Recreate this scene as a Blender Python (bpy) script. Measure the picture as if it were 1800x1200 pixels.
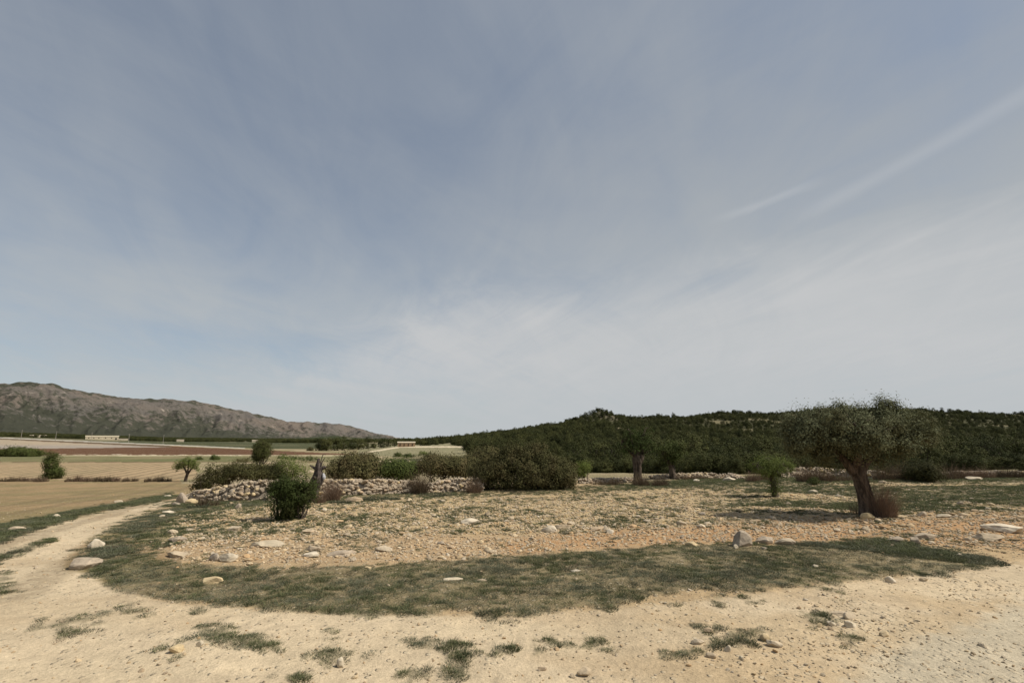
import bpy, math, random
import numpy as np
from mathutils import Vector, Matrix, noise as mnoise

random.seed(7); RNG = np.random.default_rng(7)
for o in list(bpy.data.objects): bpy.data.objects.remove(o)
S = bpy.context.scene; COL = S.collection
R = math.radians

# ------------------------------------------------------------------ camera
CAM_H = 1.7; PITCH = R(11.0); F = 900.0
cd = bpy.data.cameras.new('camera'); cam = bpy.data.objects.new('camera', cd); COL.objects.link(cam)
cd.sensor_width = 36; cd.lens = 18.0; cd.clip_start = 0.1; cd.clip_end = 30000
cam.location = (0, 0, CAM_H); cam.rotation_euler = (R(90) + PITCH, 0, 0)
S.camera = cam

# ------------------------------------------------------------------ sun and sky
SUN_EL, SUN_AZ = R(50), R(97)          # azimuth clockwise from the view direction
sdir = Vector((math.cos(SUN_EL)*math.sin(SUN_AZ), math.cos(SUN_EL)*math.cos(SUN_AZ), math.sin(SUN_EL)))
sl = bpy.data.lights.new('sun', 'SUN'); sl.energy = 4.8; sl.angle = R(0.6); sl.color = (1.0, 0.93, 0.82)
so = bpy.data.objects.new('sun', sl); COL.objects.link(so); so.rotation_euler = sdir.to_track_quat('Z', 'Y').to_euler()
so.location = (0, 0, 60)

W = bpy.data.worlds.new('World'); S.world = W; W.use_nodes = True
nt = W.node_tree; nt.nodes.clear()
def N(t, typ, **kw):
    n = t.nodes.new(typ)
    for k, v in kw.items():
        if k in n.inputs.keys() if hasattr(n.inputs, 'keys') else False: n.inputs[k].default_value = v
        else: setattr(n, k, v)
    return n
def L(t, a, b): t.links.new(a, b)
def M2(t, op, a, b=None, c=None, clamp=False):
    n = t.nodes.new('ShaderNodeMath'); n.operation = op; n.use_clamp = clamp
    for i, v in enumerate((a, b, c)):
        if v is None: continue
        if isinstance(v, (int, float)): n.inputs[i].default_value = v
        else: t.links.new(v, n.inputs[i])
    return n.outputs[0]
def MIX(t, fac, a, b, mode='MIX'):
    n = t.nodes.new('ShaderNodeMix'); n.data_type = 'RGBA'; n.blend_type = mode
    for i, v in ((0, fac), (6, a), (7, b)):
        if isinstance(v, (int, float)): n.inputs[i].default_value = v
        elif isinstance(v, tuple): n.inputs[i].default_value = (*v, 1) if len(v) == 3 else v
        else: t.links.new(v, n.inputs[i])
    return n.outputs[2]
def RAMP(t, fac, stops):
    n = t.nodes.new('ShaderNodeValToRGB'); e = n.color_ramp.elements
    while len(e) > 1: e.remove(e[-1])
    for i, (p, c) in enumerate(stops):
        el = e[0] if i == 0 else e.new(p)
        el.position = p; el.color = (c, c, c, 1) if isinstance(c, (int, float)) else (*c, 1)
    if fac is not None: t.links.new(fac, n.inputs[0])
    return n.outputs[0]
def NOISE(t, vec, scale, detail=4, rough=.55, dist=0.0, col=False):
    n = t.nodes.new('ShaderNodeTexNoise'); n.inputs['Scale'].default_value = scale
    n.inputs['Detail'].default_value = detail; n.inputs['Roughness'].default_value = rough
    n.inputs['Distortion'].default_value = dist
    if vec is not None: t.links.new(vec, n.inputs['Vector'])
    return n.outputs[1 if col else 0]
def MAPR(t, v, a, b, c=0.0, d=1.0, smooth=True):
    n = t.nodes.new('ShaderNodeMapRange'); n.interpolation_type = 'SMOOTHSTEP' if smooth else 'LINEAR'
    for i, x in enumerate((v, a, b, c, d)):
        if isinstance(x, (int, float)): n.inputs[i].default_value = x
        else: t.links.new(x, n.inputs[i])
    return n.outputs[0]

sky = nt.nodes.new('ShaderNodeTexSky'); sky.sky_type = 'NISHITA'; sky.sun_disc = False
sky.sun_elevation = SUN_EL; sky.sun_rotation = SUN_AZ; sky.altitude = 600; sky.dust_density = 1.0; sky.ozone_density = 1.0
tc = nt.nodes.new('ShaderNodeTexCoord')
sx = nt.nodes.new('ShaderNodeSeparateXYZ'); L(nt, tc.outputs['Generated'], sx.inputs[0])
zc = M2(nt, 'ADD', M2(nt, 'MAXIMUM', sx.outputs[2], 0.0), 0.16)
cb = nt.nodes.new('ShaderNodeCombineXYZ')
L(nt, M2(nt, 'DIVIDE', sx.outputs[0], zc), cb.inputs[0]); L(nt, M2(nt, 'DIVIDE', sx.outputs[1], zc), cb.inputs[1])
def MAPN(scl, rot, loc=(0, 0, 0)):
    a_ = nt.nodes.new('ShaderNodeMapping'); b_ = nt.nodes.new('ShaderNodeMapping')
    L(nt, cb.outputs[0], a_.inputs[0]); a_.inputs['Rotation'].default_value = (0, 0, R(rot))
    L(nt, a_.outputs[0], b_.inputs[0]); b_.inputs['Scale'].default_value = (*scl, 1); b_.inputs['Location'].default_value = loc
    return b_.outputs[0]
big = NOISE(nt, MAPN((.50, .36), 30, (2.3, .4, 0)), 1.0, 5, .5, 0.7)
fine = NOISE(nt, MAPN((1.2, .34), 26, (1, 0, 0)), 1.4, 8, .6, 1.6)
wisp = NOISE(nt, MAPN((2.6, .9), -20, (5, 0, 0)), 1.3, 8, .6, 1.2)
az_ = M2(nt, 'ARCTAN2', sx.outputs[0], sx.outputs[1]); el_ = M2(nt, 'ARCSINE', sx.outputs[2])
# general veil, thinner high on the side away from the sun
side = MAPR(nt, sx.outputs[0], -0.75, 0.25, -0.09, 0.17, False)
low = MAPR(nt, sx.outputs[2], 0.02, 0.55, 0.24, -0.05, False)
m = M2(nt, 'ADD', M2(nt, 'ADD', big, side), low)
m = M2(nt, 'ADD', m, M2(nt, 'MULTIPLY', M2(nt, 'SUBTRACT', fine, 0.5), 0.40))
m = M2(nt, 'ADD', m, M2(nt, 'MULTIPLY', M2(nt, 'SUBTRACT', wisp, 0.5), 0.30))
veil = MAPR(nt, m, 0.12, 0.88, 0.36, 1.0)
# cloud bank low in front and to the right
edge = M2(nt, 'ADD', MAPR(nt, az_, -0.62, -0.05, 0.10, 0.325), M2(nt, 'MULTIPLY', M2(nt, 'SUBTRACT', big, 0.5), 0.22))
edge = M2(nt, 'ADD', edge, M2(nt, 'MULTIPLY', M2(nt, 'SUBTRACT', wisp, 0.5), 0.10))
bank = MAPR(nt, M2(nt, 'SUBTRACT', edge, el_), -0.035, 0.10)
bank = M2(nt, 'MULTIPLY', bank, MAPR(nt, el_, 0.02, 0.16, 0.25, 1.0))
bank = M2(nt, 'MULTIPLY', bank, MAPR(nt, M2(nt, 'ADD', M2(nt, 'MULTIPLY', fine, .6), M2(nt, 'MULTIPLY', wisp, .4)), .34, .62, .62, 1.25, False))
# two thin streaks running up to the right
def streak(a0, e0, a1, e1, w):
    q = MAPR(nt, az_, a0, a1, e0, e1, False)
    dq = M2(nt, 'ABSOLUTE', M2(nt, 'ADD', M2(nt, 'SUBTRACT', el_, q), M2(nt, 'MULTIPLY', M2(nt, 'SUBTRACT', wisp, 0.5), 0.02)))
    return M2(nt, 'MULTIPLY', MAPR(nt, dq, w, 0.0), M2(nt, 'MULTIPLY', MAPR(nt, az_, a0-.01, a0+.08), MAPR(nt, az_, a1, a1-.08)))
st = M2(nt, 'ADD', streak(.385, .395, .60, .428, .012), M2(nt, 'MULTIPLY', streak(.52, .37, 1.0, .50, .018), .8), clamp=True)
skyc = MIX(nt, 1.0, sky.outputs[0], (0.74, 0.83, 0.88), 'MULTIPLY')
cloudc = MIX(nt, MAPR(nt, sx.outputs[2], 0.0, 0.55), (4.5, 4.82, 5.0), (3.35, 3.62, 3.92))
skymix = MIX(nt, veil, skyc, cloudc)
skymix = MIX(nt, M2(nt, 'MULTIPLY', bank, .62), skymix, (5.35, 5.4, 5.45))
skymix = MIX(nt, M2(nt, 'MULTIPLY', st, .22), skymix, (5.6, 5.7, 5.8))
bg = nt.nodes.new('ShaderNodeBackground'); bg.inputs['Strength'].default_value = 0.1
L(nt, skymix, bg.inputs[0]); ow = nt.nodes.new('ShaderNodeOutputWorld'); L(nt, bg.outputs[0], ow.inputs[0])

S.view_settings.view_transform = 'Standard'; S.view_settings.look = 'None'
S.view_settings.exposure = 0.12; S.view_settings.gamma = 1.0; S.view_settings.use_curve_mapping = False
S.render.engine = 'CYCLES'
S.cycles.max_bounces = 5; S.cycles.diffuse_bounces = 3; S.cycles.transparent_max_bounces = 6

# ------------------------------------------------------------------ numpy noise
def _h(ix, iy, s):
    with np.errstate(over='ignore'):
        v = (ix.astype(np.int64)*374761393 + iy.astype(np.int64)*668265263 + s*974634777) & 0x7fffffff
        v = ((v ^ (v >> 13))*1274126177) & 0x7fffffff
        v = v ^ (v >> 16)
    return (v & 0xffffff)/float(0xffffff)
def vn(x, y, s=0):
    x = np.asarray(x, float); y = np.asarray(y, float)
    ix = np.floor(x); iy = np.floor(y); fx = x-ix; fy = y-iy
    fx = fx*fx*(3-2*fx); fy = fy*fy*(3-2*fy)
    a = _h(ix, iy, s); b = _h(ix+1, iy, s); c = _h(ix, iy+1, s); d = _h(ix+1, iy+1, s)
    return (a*(1-fx)+b*fx)*(1-fy)+(c*(1-fx)+d*fx)*fy
def fbm(x, y, s=0, o=4, g=.5):
    t = 0; a = 1; n = 0
    for i in range(o):
        t = t+a*vn(x*2**i+i*17.3, y*2**i-i*9.1, s+i); n += a; a *= g
    return t/n
def sstep(a, b, v):
    t = np.clip((v-a)/(b-a), 0, 1); return t*t*(3-2*t)

# ------------------------------------------------------------------ terrain
CP, SP = math.cos(PITCH), math.sin(PITCH)
def ray(X, Y):
    u = (X-900)/F; v = (600-Y)/F
    return np.array((u, CP-v*SP, SP+v*CP))
def z_for(X, Y, d):
    r = ray(X, Y); return CAM_H+r[2]/math.hypot(r[0], r[1])*d
DN = [0.5, 6, 10, 14, 18, 23, 30, 45, 65, 95, 130, 200, 300, 450, 650, 900, 1300, 2500, 4000, 9500]
flat = lambda *v: v
TAB = {  # photo column: {distance: row at which that ground shows}, numbers with z prefix are heights
 -400: {14:'z0', 18:'z-.2', 23:'z-.45', 30:'z-.8', 45:'z-1.3', 65:'z-1.9', 95:'z-2', 130:'z-2', 200:'z-2', 300:'z-1', 450:'z1', 650:'z5', 900:'z8', 1300:'z12', 2500:'z25', 4000:'z50', 9500:'z50'},
 0: {14:'z0', 18:'z-.15', 23:'z-.4', 30:'z-.8', 45:'z-1.35', 65:843, 95:822, 130:808.5, 200:798, 300:787, 450:779, 650:770.5, 900:768, 1300:767, 2500:765, 4000:760, 9500:760},
 300: {14:'z0', 18:'z-.1', 23:'z-.35', 30:'z-.75', 45:845.5, 65:829, 95:813, 130:804, 200:797, 300:788, 450:784, 650:780, 900:777, 1300:775, 2500:773, 4000:770, 9500:772},
 600: {14:'z0', 18:'z0', 23:'z-.3', 30:'z-.8', 45:834, 65:826, 95:814, 130:806, 200:796, 300:789, 450:782, 650:780, 900:777, 1300:775, 2500:774, 4000:773, 9500:774},
 740: {14:'z0', 18:'z0', 23:'z-.2', 30:'z-.7', 45:832, 65:824, 95:814, 130:805, 200:793, 300:784.5, 450:781, 650:776, 900:776, 1300:775, 2500:775, 4000:775, 9500:776},
 850: {14:'z0', 18:'z0', 23:'z0', 30:'z-.5', 45:830, 65:825, 95:816, 130:805, 200:790, 300:778, 450:768, 650:766, 900:'z-5', 1300:'z-10', 2500:'z-10', 4000:'z-10', 9500:'z-20'},
 950: {14:'z0', 18:'z0', 23:'z0', 30:'z-.3', 45:831, 65:827, 95:818, 130:806, 200:788, 300:769, 450:756, 650:754, 900:'z-5', 1300:'z-10', 2500:'z-10', 4000:'z-10', 9500:'z-20'},
 1050: {14:'z0', 18:'z0', 23:'z0', 30:'z-.1', 45:831, 65:828, 95:820, 130:808, 200:788, 300:765, 450:742, 650:740, 900:'z-2', 1300:'z-10', 2500:'z-10', 4000:'z-10', 9500:'z-20'},
 1250: {14:'z0', 18:'z0', 23:'z0', 30:'z0', 45:832, 65:829, 95:822, 130:813, 200:798, 300:777, 450:754, 650:732, 900:730, 1300:'z5', 2500:'z-10', 4000:'z-10', 9500:'z-20'},
 1550: {14:'z0', 18:'z0', 23:'z.05', 30:'z.1', 45:833, 65:830, 95:823, 130:817, 200:805, 300:788, 450:768, 650:741, 900:716, 1300:'z30', 2500:'z-10', 4000:'z-10', 9500:'z-20'},
 1800: {14:'z0', 18:'z0', 23:'z.1', 30:'z.15', 45:'z.1', 65:828, 95:822, 130:817, 200:808, 300:792, 450:770, 650:748, 900:729, 1300:'z30', 2500:'z-10', 4000:'z-10', 9500:'z-20'},
 2300: {14:'z0', 18:'z.1', 23:'z.2', 30:'z.2', 45:'z.2', 65:'z0', 95:'z0', 130:'z0', 200:'z0', 300:'z5', 450:'z15', 650:'z30', 900:'z40', 1300:'z30', 2500:'z0', 4000:'z0', 9500:'z0'}}
def build_grid():
    azs, cols = [], []
    for X in sorted(TAB):
        a = math.atan2((X-900)/F, CP+.194*SP); azs.append(a)
        c = []
        for d in DN:
            v = TAB[X].get(d)
            if v is None: c.append(0.0)
            elif isinstance(v, str): c.append(float(v[1:]))
            else: c.append(z_for(X, v, d))
        cols.append(c)
    azs = np.array(azs); cols = np.array(cols)
    ag = np.linspace(-math.pi, math.pi, 1441); lg = np.linspace(math.log(0.5), math.log(9500), 500)
    ld = np.log(DN)
    mid = np.array([np.interp(lg, ld, c) for c in cols])            # columns x lg
    # behind the camera fade to a flat plain
    G = np.zeros((len(ag), len(lg)))
    for j in range(len(lg)):
        G[:, j] = np.interp(ag, np.concatenate(([-math.pi], azs, [math.pi])), np.concatenate(([0], mid[:, j], [0])))
    def blur(A, n, ax):
        k = np.ones(n)/n
        for _ in range(2):
            A = np.apply_along_axis(lambda r: np.convolve(np.pad(r, n//2, mode='edge'), k, 'valid'), ax, A)
        return A
    G = blur(G, 9, 0); G = blur(G, 9, 1)
    return ag, lg, G
AG, LG, GG = build_grid()
def bil(az, ld):
    i = np.clip((az-AG[0])/(AG[1]-AG[0]), 0, len(AG)-1.001); j = np.clip((ld-LG[0])/(LG[1]-LG[0]), 0, len(LG)-1.001)
    ii = i.astype(int); jj = j.astype(int); fi = i-ii; fj = j-jj
    return (GG[ii, jj]*(1-fi)+GG[ii+1, jj]*fi)*(1-fj)+(GG[ii, jj+1]*(1-fi)+GG[ii+1, jj+1]*fi)*fj
KNOB = None
def Hs(x, y):          # smooth terrain
    x = np.asarray(x, float); y = np.asarray(y, float)
    d = np.hypot(x, y)+1e-6
    z = bil(np.arctan2(x, y), np.log(np.maximum(d, .5)))
    z = z+8.0*np.exp(-(((x-88)/20)**2+((y-500)/36)**2))*(fbm(x/12, y/12, 5)*.7+.6)      # rocky knob of the ridge
    hill = sstep(120, 400, d)*sstep(-0.1, .15, np.arctan2(x, y))*(y > 0)
    z = z+hill*((fbm(x/70, y/70, 31, 4)-.5)*13+(fbm(x/22, y/22, 33, 3)-.5)*4)
    z = z+sstep(250, 700, d)*(fbm(x/300, y/300, 37, 3)-.5)*3*(1-hill)
    return z
def H(x, y):
    d = np.hypot(x, y)
    nr = 1-sstep(60, 140, d)
    rough = 1.0
    return Hs(x, y)+nr*((fbm(x*.45, y*.45, 11, 3)-.5)*.12+(fbm(x*2.6, y*2.6, 12, 3)-.5)*.035)
def at(X, Y, dmax=6000):
    r = ray(X, Y); hl = math.hypot(r[0], r[1]); r = r/hl
    ds = np.geomspace(1.5, dmax, 3000)
    g = CAM_H+r[2]*ds-H(r[0]*ds, r[1]*ds)
    k = np.argmax(g < 0)
    if g[k] >= 0: k = len(ds)-1
    a, b = ds[max(k-1, 0)], ds[k]
    for _ in range(20):
        m_ = (a+b)/2
        if CAM_H+r[2]*m_-float(H(np.array(r[0]*m_), np.array(r[1]*m_))) < 0: b = m_
        else: a = m_
    return Vector((r[0]*b, r[1]*b, float(H(np.array(r[0]*b), np.array(r[1]*b)))))
def hz(x, y): return float(H(np.array(float(x)), np.array(float(y))))
def on(X, d, dz=0.0):      # point on the ground at photo column X, distance d
    a = math.atan2((X-900)/F, CP+.194*SP); x, y = math.sin(a)*d, math.cos(a)*d
    return Vector((x, y, hz(x, y)+dz))
def pxsize(p, px):         # size in metres of px photo pixels at p
    return px/F*(p.y*CP+(p.z-CAM_H)*SP)
def project(x, y, z):
    zc_ = y*CP+(z-CAM_H)*SP; yc_ = -y*SP+(z-CAM_H)*CP
    zc_ = np.maximum(zc_, 1e-3)
    return 900+F*x/zc_, 600-F*yc_/zc_

# ------------------------------------------------------------------ mesh helpers
def mesh_np(name, V, Fc, mats=(), smooth=False, attrs=None, mi=None):
    V = np.ascontiguousarray(V, np.float32); Fc = np.ascontiguousarray(Fc, np.int32)
    me = bpy.data.meshes.new(name); n, k = Fc.shape
    me.vertices.add(len(V)); me.vertices.foreach_set('co', V.ravel())
    me.loops.add(n*k); me.loops.foreach_set('vertex_index', Fc.ravel())
    me.polygons.add(n); me.polygons.foreach_set('loop_start', np.arange(n, dtype=np.int32)*k)
    me.polygons.foreach_set('loop_total', np.full(n, k, np.int32))
    if mi is not None: me.polygons.foreach_set('material_index', np.ascontiguousarray(mi, np.int32))
    me.update(calc_edges=True)
    me.polygons.foreach_set('use_smooth', np.full(n, bool(smooth)))
    for a, (t, d) in (attrs or {}).items():
        at_ = me.attributes.new(a, t, 'POINT')
        at_.data.foreach_set('value' if t in ('FLOAT', 'INT') else ('vector' if t == 'FLOAT_VECTOR' else 'color'), np.ascontiguousarray(d, np.float32 if t != 'INT' else np.int32).ravel())
    for m_ in mats: me.materials.append(m_)
    return me
def tag(o, label=None, cat=None, group=None, kind=None):
    if label: o['label'] = label
    if cat: o['category'] = cat
    if group: o['group'] = group
    if kind: o['kind'] = kind
    return o
def link(name, me, parent=None, loc=None):
    o = bpy.data.objects.new(name, me); COL.objects.link(o)
    if parent is not None: o.parent = parent
    if loc is not None: o.location = loc
    return o
def empty(name, loc, label, cat, group=None, rz=0):
    o = link(name, None, None, loc); o.rotation_euler.z = rz; o.empty_display_size = .2
    return tag(o, label, cat, group)

# ------------------------------------------------------------------ materials
def newmat(name):
    m_ = bpy.data.materials.new(name); m_.use_nodes = True; t = m_.node_tree; t.nodes.clear()
    out = t.nodes.new('ShaderNodeOutputMaterial'); return m_, t, out
def BSDF(t, out, col, rough=.9, bump=None, bstr=.5, bdist=.02, spec=.2):
    b = t.nodes.new('ShaderNodeBsdfPrincipled')
    if isinstance(col, tuple): b.inputs['Base Color'].default_value = (*col, 1)
    else: L(t, col, b.inputs['Base Color'])
    b.inputs['Roughness'].default_value = rough; b.inputs['Specular IOR Level'].default_value = spec
    if bump is not None:
        bn = t.nodes.new('ShaderNodeBump'); bn.inputs['Strength'].default_value = bstr; bn.inputs['Distance'].default_value = bdist
        L(t, bump, bn.inputs['Height']); L(t, bn.outputs[0], b.inputs['Normal'])
    L(t, b.outputs[0], out.inputs[0]); return b
def leafmat(name, dark, light, warm=None, transl=.25, rough=.8):
    m_, t, out = newmat(name)
    a = t.nodes.new('ShaderNodeAttribute'); a.attribute_name = 'tint'
    oi = t.nodes.new('ShaderNodeObjectInfo')
    c = MIX(t, a.outputs['Fac'], dark, light)
    if warm:
        tcx = t.nodes.new('ShaderNodeTexCoord')
        c = MIX(t, MAPR(t, NOISE(t, tcx.outputs['Object'], 1.7, 3), .42, .68), c, warm)
    hs = t.nodes.new('ShaderNodeHueSaturation'); L(t, c, hs.inputs['Color'])
    L(t, MAPR(t, oi.outputs['Random'], 0, 1, .62, 1.42, False), hs.inputs['Value'])
    L(t, MAPR(t, oi.outputs['Random'], 0, 1, .515, .487, False), hs.inputs['Hue'])
    b = t.nodes.new('ShaderNodeBsdfPrincipled'); L(t, hs.outputs[0], b.inputs['Base Color'])
    b.inputs['Roughness'].default_value = rough; b.inputs['Specular IOR Level'].default_value = .1
    tr = t.nodes.new('ShaderNodeBsdfTranslucent'); L(t, hs.outputs[0], tr.inputs[0])
    mx = t.nodes.new('ShaderNodeMixShader'); mx.inputs[0].default_value = transl
    L(t, b.outputs[0], mx.inputs[1]); L(t, tr.outputs[0], mx.inputs[2]); L(t, mx.outputs[0], out.inputs[0])
    return m_
def barkmat(name, c1, c2, scale=18):
    m_, t, out = newmat(name)
    tcx = t.nodes.new('ShaderNodeTexCoord'); mpx = t.nodes.new('ShaderNodeMapping'); L(t, tcx.outputs['Object'], mpx.inputs[0])
    mpx.inputs['Scale'].default_value = (1, 1, .28)
    n = NOISE(t, mpx.outputs[0], scale, 6, .65, .6)
    c = MIX(t, MAPR(t, n, .35, .68), c1, c2)
    BSDF(t, out, c, .95, n, .9, .03); return m_
MAT = {}
MAT['olive'] = leafmat('olive_leaves', (.050, .056, .026), (.165, .178, .10), (.080, .080, .038), .18)
MAT['holm'] = leafmat('dark_shrub_leaves', (.036, .038, .014), (.105, .098, .040), (.090, .076, .034), .15)
MAT['shrub'] = leafmat('green_shrub_leaves', (.036, .050, .014), (.100, .122, .036), (.066, .068, .024), .25)
MAT['almond'] = leafmat('almond_leaves', (.080, .105, .026), (.18, .215, .06), None, .4)
MAT['green'] = leafmat('fresh_leaves', (.050, .068, .020), (.115, .140, .042), None, .3)
MAT['yellow'] = leafmat('yellowish_leaves', (.10, .125, .032), (.22, .25, .075), None, .3)
MAT['pine'] = leafmat('pine_needles', (.026, .031, .010), (.088, .098, .032), (.052, .050, .020), .1)
MAT['brown'] = leafmat('dry_brown_stems', (.085, .060, .040), (.20, .145, .095), None, .15)
MAT['straw'] = leafmat('dry_straw', (.17, .12, .07), (.34, .25, .15), None, .2)
MAT['mat'] = leafmat('low_cover_leaves', (.072, .079, .048), (.175, .178, .118), None, .2)
MAT['matg'] = leafmat('low_cover_green_leaves', (.058, .068, .032), (.150, .160, .078), None, .25)
MAT['matb'] = leafmat('low_cover_withered_stems', (.10, .078, .052), (.23, .18, .125), None, .15)
MAT['bark'] = barkmat('olive_bark', (.035, .026, .019), (.13, .10, .075), 14)
MAT['barkgrey'] = barkmat('weathered_grey_wood', (.040, .031, .026), (.135, .11, .095), 22)
MAT['barkpale'] = barkmat('bare_pale_wood', (.30, .30, .31), (.62, .62, .64), 22)
MAT['barkp'] = barkmat('pine_bark', (.03, .023, .018), (.09, .07, .055), 8)

def stonemat(name, cols, lichen=.3, scale=1.0):
    m_, t, out = newmat(name)
    tcx = t.nodes.new('ShaderNodeTexCoord'); oi = t.nodes.new('ShaderNodeObjectInfo')
    av = t.nodes.new('ShaderNodeVectorMath'); av.operation = 'ADD'; L(t, tcx.outputs['Object'], av.inputs[0])
    cb_ = t.nodes.new('ShaderNodeCombineXYZ'); L(t, M2(t, 'MULTIPLY', oi.outputs['Random'], 37.0), cb_.inputs[0]); L(t, cb_.outputs[0], av.inputs[1])
    v = av.outputs[0]
    n1 = NOISE(t, v, 5*scale, 5, .6, .3); n2 = NOISE(t, v, 26*scale, 5, .7)
    base = RAMP(t, oi.outputs['Random'], cols)
    c = MIX(t, 1.0, base, RAMP(t, n1, [(.3, .68), (.7, 1.18)]), 'MULTIPLY')
    c = MIX(t, M2(t, 'MULTIPLY', MAPR(t, n2, .52, .66), lichen), c, (.12, .11, .095))
    h = M2(t, 'ADD', n1, M2(t, 'MULTIPLY', n2, .35))
    BSDF(t, out, c, .93, h, .8, .012*(.25 if scale > 2 else 1)); return m_
MAT['stone'] = stonemat('pale_limestone', [(0, (.41, .325, .22)), (.35, (.50, .41, .29)), (.6, (.36, .295, .215)), (.8, (.44, .31, .18)), (1, (.55, .48, .37))], .35)
MAT['stonew'] = stonemat('white_limestone', [(0, (.48, .405, .29)), (1, (.56, .485, .37))], .25)
MAT['stoneg'] = stonemat('grey_lichened_limestone', [(0, (.32, .265, .20)), (.5, (.40, .325, .24)), (1, (.28, .24, .19))], .5)
MAT['stoney'] = stonemat('yellow_limestone', [(0, (.52, .40, .22)), (1, (.48, .38, .24))], .2)
MAT['stonewall'] = stonemat('field_wall_stone', [(0, (.31, .25, .18)), (.3, (.39, .32, .235)), (.55, (.26, .215, .165)), (.8, (.38, .28, .18)), (1, (.47, .395, .30))], .45)
MAT['gravel'] = stonemat('gravel_stone', [(0, (.40, .295, .175)), (.4, (.52, .41, .265)), (.7, (.36, .265, .16)), (.9, (.46, .30, .155)), (1, (.60, .50, .35))], .05, 3)

# ------------------------------------------------------------------ ground masks in the place (edges traced, then broken up by noise)
def seg_sd(P, X, Y, sy=2.2):
    P = np.array(P, float); n = len(P); ys = Y*sy; d2 = np.full(X.shape, 1e18); ins = np.zeros(X.shape, bool)
    for i in range(n):
        x0, y0 = P[i][0], P[i][1]*sy; x1, y1 = P[(i+1) % n][0], P[(i+1) % n][1]*sy
        ex, ey = x1-x0, y1-y0; t = np.clip(((X-x0)*ex+(ys-y0)*ey)/(ex*ex+ey*ey+1e-9), 0, 1)
        d2 = np.minimum(d2, (X-x0-t*ex)**2+(ys-y0-t*ey)**2)
        c = (y0 > ys) != (y1 > ys)
        with np.errstate(divide='ignore', invalid='ignore'):
            xi = (x1-x0)*(ys-y0)/(y1-y0+1e-12)+x0
        ins ^= c & (X < xi)
    return np.where(ins, 1, -1)*np.sqrt(d2)
BAND = [(165,1006),(150,985),(175,968),(215,958),(240,968),(300,990),(400,998),(520,995),(650,996),(780,988),(900,980),(1000,972),(1100,966),(1200,958),(1280,958),(1400,960),(1500,952),(1560,950),(1640,962),(1720,975),(1765,992),(1700,996),(1650,1004),(1560,1012),(1500,1018),(1440,1026),(1370,1034),(1300,1042),(1220,1038),(1150,1044),(1110,1058),(1070,1070),(1000,1062),(930,1078),(860,1066),(800,1070),(740,1080),(650,1080),(560,1076),(480,1070),(400,1060),(310,1054),(250,1046),(205,1036),(185,1020)]
TRI = [(150,960),(200,928),(255,905),(315,884),(420,880),(520,880),(480,895),(430,905),(360,925),(300,950),(260,985),(170,1000),(140,990),(130,975)]
VERGE = [(-60,935),(60,910),(150,893),(230,880),(300,868),(312,872),(285,880),(230,889),(150,905),(70,928),(0,955),(-80,975)]
PATH = [(-200,1300),(-200,990),(-60,955),(0,948),(70,929),(150,906),(230,890),(285,881),(316,877),(318,882),(255,904),(200,925),(150,954),(112,985),(110,1003),(165,1010),(190,1030),(250,1046),(300,1060),(500,1075),(900,1085),(1100,1065),(1300,1045),(1500,1022),(1700,1000),(1800,985),(2300,960),(2500,1300)]
MED = [(-40,990),(20,965),(75,950),(90,948),(70,962),(20,980),(-40,1002)]
GRAYR = [(1585,1145),(1640,1120),(1720,1085),(1800,1055),(2300,1000),(2500,1400),(1400,1400),(1500,1200)]
REDS = [(880,955),(1000,935),(1150,925),(1300,915),(1500,905),(1800,895),(2200,885),(2200,955),(1800,960),(1640,958),(1550,948),(1400,956),(1250,955),(1050,966),(900,972)]
STRIP = [(240,962),(330,940),(480,938),(700,935),(900,940),(1150,925),(1500,905),(1900,900),(1900,970),(1500,950),(1250,955),(1000,970),(780,986),(520,993),(330,990)]
FIELD = [(318,905),(420,890),(540,884),(700,878),(850,873),(1000,868),(1150,858),(1300,851),(1500,846),(1800,842),(2400,838),(2400,920),(1500,915),(900,940),(480,940),(280,960),(250,950)]
EDGE = [(300,885),(420,872),(560,866),(700,862),(850,860),(1000,855),(1150,845),(1300,838),(1500,833),(1900,828),(1900,846),(1500,850),(1300,855),(1150,861),(1000,868),(850,874),(700,880),(540,888),(400,892),(315,892)]
def ell(cx, cy, rx, ry, rot=0):
    return [(cx+rx*math.cos(a)*math.cos(rot)-ry*math.sin(a)*math.sin(rot), cy+rx*math.cos(a)*math.sin(rot)+ry*math.sin(a)*math.cos(rot)) for a in np.linspace(0, 2*math.pi, 15)[:-1]]
PATCH = [(145,1104,44,9,-.25),(95,1099,38,5,-.2),(160,1086,30,4,-.15),(380,1116,38,14,.25),(455,1132,48,14,.2),(300,1135,24,8,0),(590,1150,34,12,0),(650,1152,26,9,0),(585,1126,18,6,.3),
         (770,1136,46,9,0),(815,1150,20,14,0),(855,1150,15,7,0),(905,1142,35,8,0),(955,1137,22,10,-.2),(886,1075,42,16,0),(1302,1118,56,15,-.25),(1213,1143,20,9,-.2),(1240,1110,20,6,0),(1443,1088,24,10,.2),(1508,1120,16,7,0),
         (800,1178,14,9,0),(722,1190,20,7,-.5),(515,1191,18,6,0),(1040,1135,26,5,0),(1175,1150,14,6,0),(0,1040,20,6,0),(5,1018,18,7,0),(1560,955,60,12,0),(240,1072,30,3,0),(350,1072,22,3,0),(1150,1054,20,8,0),(1255,1052,18,7,0),(1300,1050,18,6,0),(1465,1042,18,6,0)]
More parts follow.
